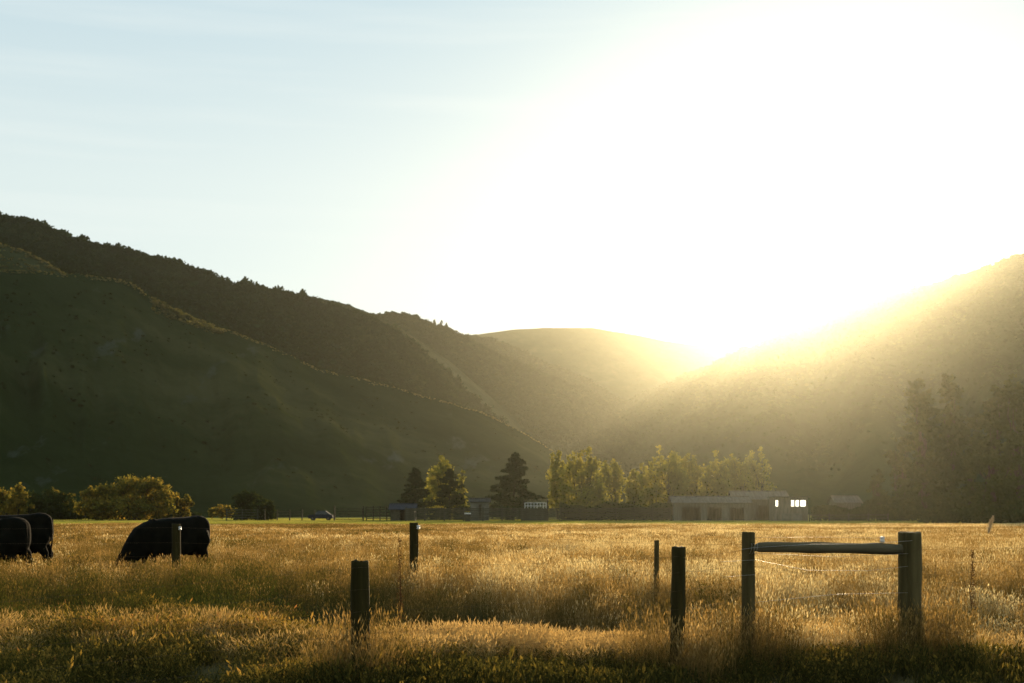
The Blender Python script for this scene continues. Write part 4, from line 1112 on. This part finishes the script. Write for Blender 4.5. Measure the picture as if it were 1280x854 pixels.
# low weeds and green grass of the ditch and the verge
weeds = [weed(np.random.default_rng(40 + i), 44, .17, .22, .015) for i in range(5)]
x, y = field_points(11.0, 21.5, 26)
n = len(x); left = 1 - sstep(-3.5, .5, x)
below = sstep(.2, 1.6, crest_y(x) - y)
dry = .46 - .22 * below - .08 * left + .28 * fbm(x / 1.2, y / 1.2, 21) + .12 * left + .1 * rg.normal(size=n) - .12 * sstep(15.6, 17, y) * (1 - left)  # weeds below the crest coloured darker to deepen the shade on the slope
s = np.clip(.9 + .8 * fbm(x / .9, y / .7, 33) + left * (.35 + .8 * fbm(x / 1.3, y / .8, 37)) + (1 - left) * below * (1.15 + .9 * fbm(x / 1.1, y / .8, 57)), .3, 2.6)
cx_, cy_ = field_points(20, 75, .05); q_ = rg.integers(0, len(cx_), 1500)
x = np.concatenate([x, cx_[q_] + rg.normal(0, .7, 1500)]); y = np.concatenate([y, cy_[q_] + rg.normal(0, .5, 1500)])
s = np.concatenate([s, rg.uniform(1.6, 2.8, 1500)]); dry = np.concatenate([dry, rg.uniform(.1, .5, 1500)]); n = len(x)
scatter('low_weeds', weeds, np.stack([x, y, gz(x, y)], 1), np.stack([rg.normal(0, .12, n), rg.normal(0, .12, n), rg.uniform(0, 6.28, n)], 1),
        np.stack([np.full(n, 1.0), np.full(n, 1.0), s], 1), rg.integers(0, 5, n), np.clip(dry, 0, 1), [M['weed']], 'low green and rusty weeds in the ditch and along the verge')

# feathery golden grass on the crest of the verge
fl = [tuft(np.random.default_rng(60 + i), 90, .17, .34, .5, .0013, .9, .055, .0045) for i in range(4)]
x, y = field_points(11.3, 17.2, 34)
c = crest_y(x)
band = np.exp(-((y - c - .9) / 1.0) ** 2) * (1 - .8 * sstep(1.6, 3.4, x)) * (.15 + .85 * sstep(-2.2, -.2, x))
band = np.maximum(band, .07 * (1 - sstep(-1.5, 0, x)) * (y < 15.5))
band = band * (y > c - .25)
k = rg.random(len(x)) < band * (1.0 + .5 * fbm(x / 1.1, y / 1.1, 44))
x, y = x[k], y[k]; n = len(x)
scatter('feathery_grass', fl, np.stack([x, y, gz(x, y)], 1), np.stack([rg.normal(0, .1, n), rg.normal(0, .1, n), rg.uniform(0, 6.28, n)], 1),
        np.stack([np.full(n, 1.0)] * 2 + [np.clip(1 + .35 * fbm(x / .8, y / .8, 3), .5, 1.5)], 1), rg.integers(0, 4, n), np.clip(.55 + .3 * fbm(x / 2, y / 2, 7) - .2 * (x < -1.5), 0, 1), [M['fluff']],
        'feathery golden grass along the crest of the verge')

# short pasture beyond the tall grass
pa = [tuft(np.random.default_rng(80 + i), 60, .8, .10, .5, .02, 0, seg=1) for i in range(3)]
x, y = field_points(100, 330, .55, 1.25)
n = len(x)
scatter('pasture_grass', pa, np.stack([x, y, gz(x, y)], 1), np.stack([np.zeros(n), np.zeros(n), rg.uniform(0, 6.28, n)], 1),
        np.stack([np.full(n, 1.3)] * 2 + [rg.uniform(.7, 1.6, n)], 1), rg.integers(0, 3, n), np.clip(.55 + .3 * fbm(x / 25, y / 25, 5) + .1 * rg.normal(size=n), 0, 1), [M['pasture']],
        'short mown green pasture in front of the farmyard')

# small white flowers standing in for dew sparkle in the verge
def flower(rgq):
    V, F, mi, T = tuft(rgq, 1, .01, .2, .2, .002, 0)
    c = np.array([V[-1]])
    vs = []; fs = []
    for k in range(6):
        a = k * 1.047; u = np.array([math.cos(a), math.sin(a), .35]); w = np.array([-math.sin(a), math.cos(a), 0])
        b = len(vs); vs += [c[0], c[0] + u * .006 + w * .004, c[0] + u * .013, c[0] + u * .006 - w * .004]; fs.append((b, b + 1, b + 2, b + 3))
    return np.concatenate([V, np.array(vs)]), np.concatenate([F, np.array(fs) + len(V)]), np.array([1] * len(F) + [0] * len(fs)), np.concatenate([T, np.full(len(vs), .5)])
x, y = field_points(12.2, 16.5, .8); k = rg.random(len(x)) < .5 + .4 * fbm(x, y, 3); x, y = x[k], y[k]; n = len(x)
scatter('sparkle_wildflowers', [flower(np.random.default_rng(3))], np.stack([x, y, gz(x, y)], 1), np.stack([np.zeros(n), np.zeros(n), rg.uniform(0, 6, n)], 1),
        np.stack([rg.uniform(.8, 1.5, n)] * 3, 1), np.zeros(n, int), np.full(n, .5), [M['petal'], M['weed']], 'tiny white wildflowers standing in for dew sparkle in the verge')

# single tall weeds
def dock(label, px, top, Y, seed, mat='stalk', cat='weed', w=.03, name='dock_plant'):
    rq = np.random.default_rng(seed); x = X(px, Y); zg = gz1(x, Y); h = CAMZ + (HORIZ - top) / FOC * Y - zg
    t = thing(name, label, cat, (x, Y, zg))
    mb = MB(); pts = [(rq.normal(0, .006) * i, rq.normal(0, .006) * i, h * i / 6 - .05) for i in range(7)]
    mb.tube(pts, [.008, .007, .006, .006, .005, .004, .002], 7); mb.obj('stem', M[mat], t, True)
    n = 420; f = rq.uniform(.35, 1.02, n); c = np.stack([rq.normal(0, w, n) * (1.1 - f * .7), rq.normal(0, w, n) * (1.1 - f * .7), f * h], 1)
    v, q = leaf_quads(c, .012, rq); tag(link('seed_head', mesh_np('seed_head', v, q, [M[mat]], None, False, np.repeat(rq.random(n), 4)), t), kind='stuff')
    for i in range(5):
        a = rq.uniform(0, 6.28); L = .28; zs_ = .04 + .05 * i; V = []; Q = []
        for j in range(5):
            s_ = j / 4; p = np.array([math.cos(a) * L * s_, math.sin(a) * L * s_, zs_ + .25 * s_ - .22 * s_ * s_]); wv = np.array([-math.sin(a), math.cos(a), 0]) * .035 * math.sin(math.pi * (.1 + .85 * s_))
            V += [p - wv, p + wv]
            if j: b = 2 * j - 2; Q.append((b, b + 1, b + 3, b + 2))
        link('leaf', mesh_np('leaf', V, Q, [M['weed']], None, True, [.4] * len(V)), t)
dock('tall dark dock stalk between the two dark posts', 500, 676, 17.5, 1)
dock('brown stalk in tall grass far from the strainer post', 1216, 690, 19, 4)
t = thing('plume_grass', 'pale leaning plume rising above the grass under the evergreens', 'plume', (X(1234, 60), 60, 0), 0)
mb = MB(); hh = CAMZ + (HORIZ - 646) / FOC * 60
mb.tube([(0, 0, -.1), (.05, 0, hh * .4), (.16, 0, hh * .8), (.26, 0, hh)], [.012, .01, .008, .004], 6); mb.obj('stem', M['plume'], t, True)
rq = np.random.default_rng(9); f_ = rq.uniform(.45, 1, 900); wv = .055 * np.sin(np.pi * (f_ - .42) / .62)
c = np.stack([.26 * f_ ** 2 + rq.normal(0, 1, 900) * wv, rq.normal(0, 1, 900) * wv, f_ * hh * 1.03], 1)
v, q = leaf_quads(c, .035, rq, asp=.3); tag(link('seed_head', mesh_np('seed_head', v, q, [M['plume']], None, False, np.repeat(rq.random(900), 4)), t), kind='stuff')

# ------------------------------------------------------------------ valley haze, added to give the glare around the sun
HZ = MB().box((0, 2000, 158), (9000, 5000, 324)).obj('haze', [])
tag(HZ, 'thin golden valley haze added for the glare around the sun', None, None, 'stuff')
hm, hn, hl_ = new_mat('haze_air')
pv = hn.new('ShaderNodeVolumePrincipled')
pv.inputs['Color'].default_value = (0.91, 0.95, 0.80, 1)
pv.inputs['Density'].default_value = 0.000033
pv.inputs['Anisotropy'].default_value = 0.90
ho = hn.new('ShaderNodeOutputMaterial'); hl_.new(pv.outputs[0], ho.inputs['Volume'])
HZ.data.materials.append(hm)
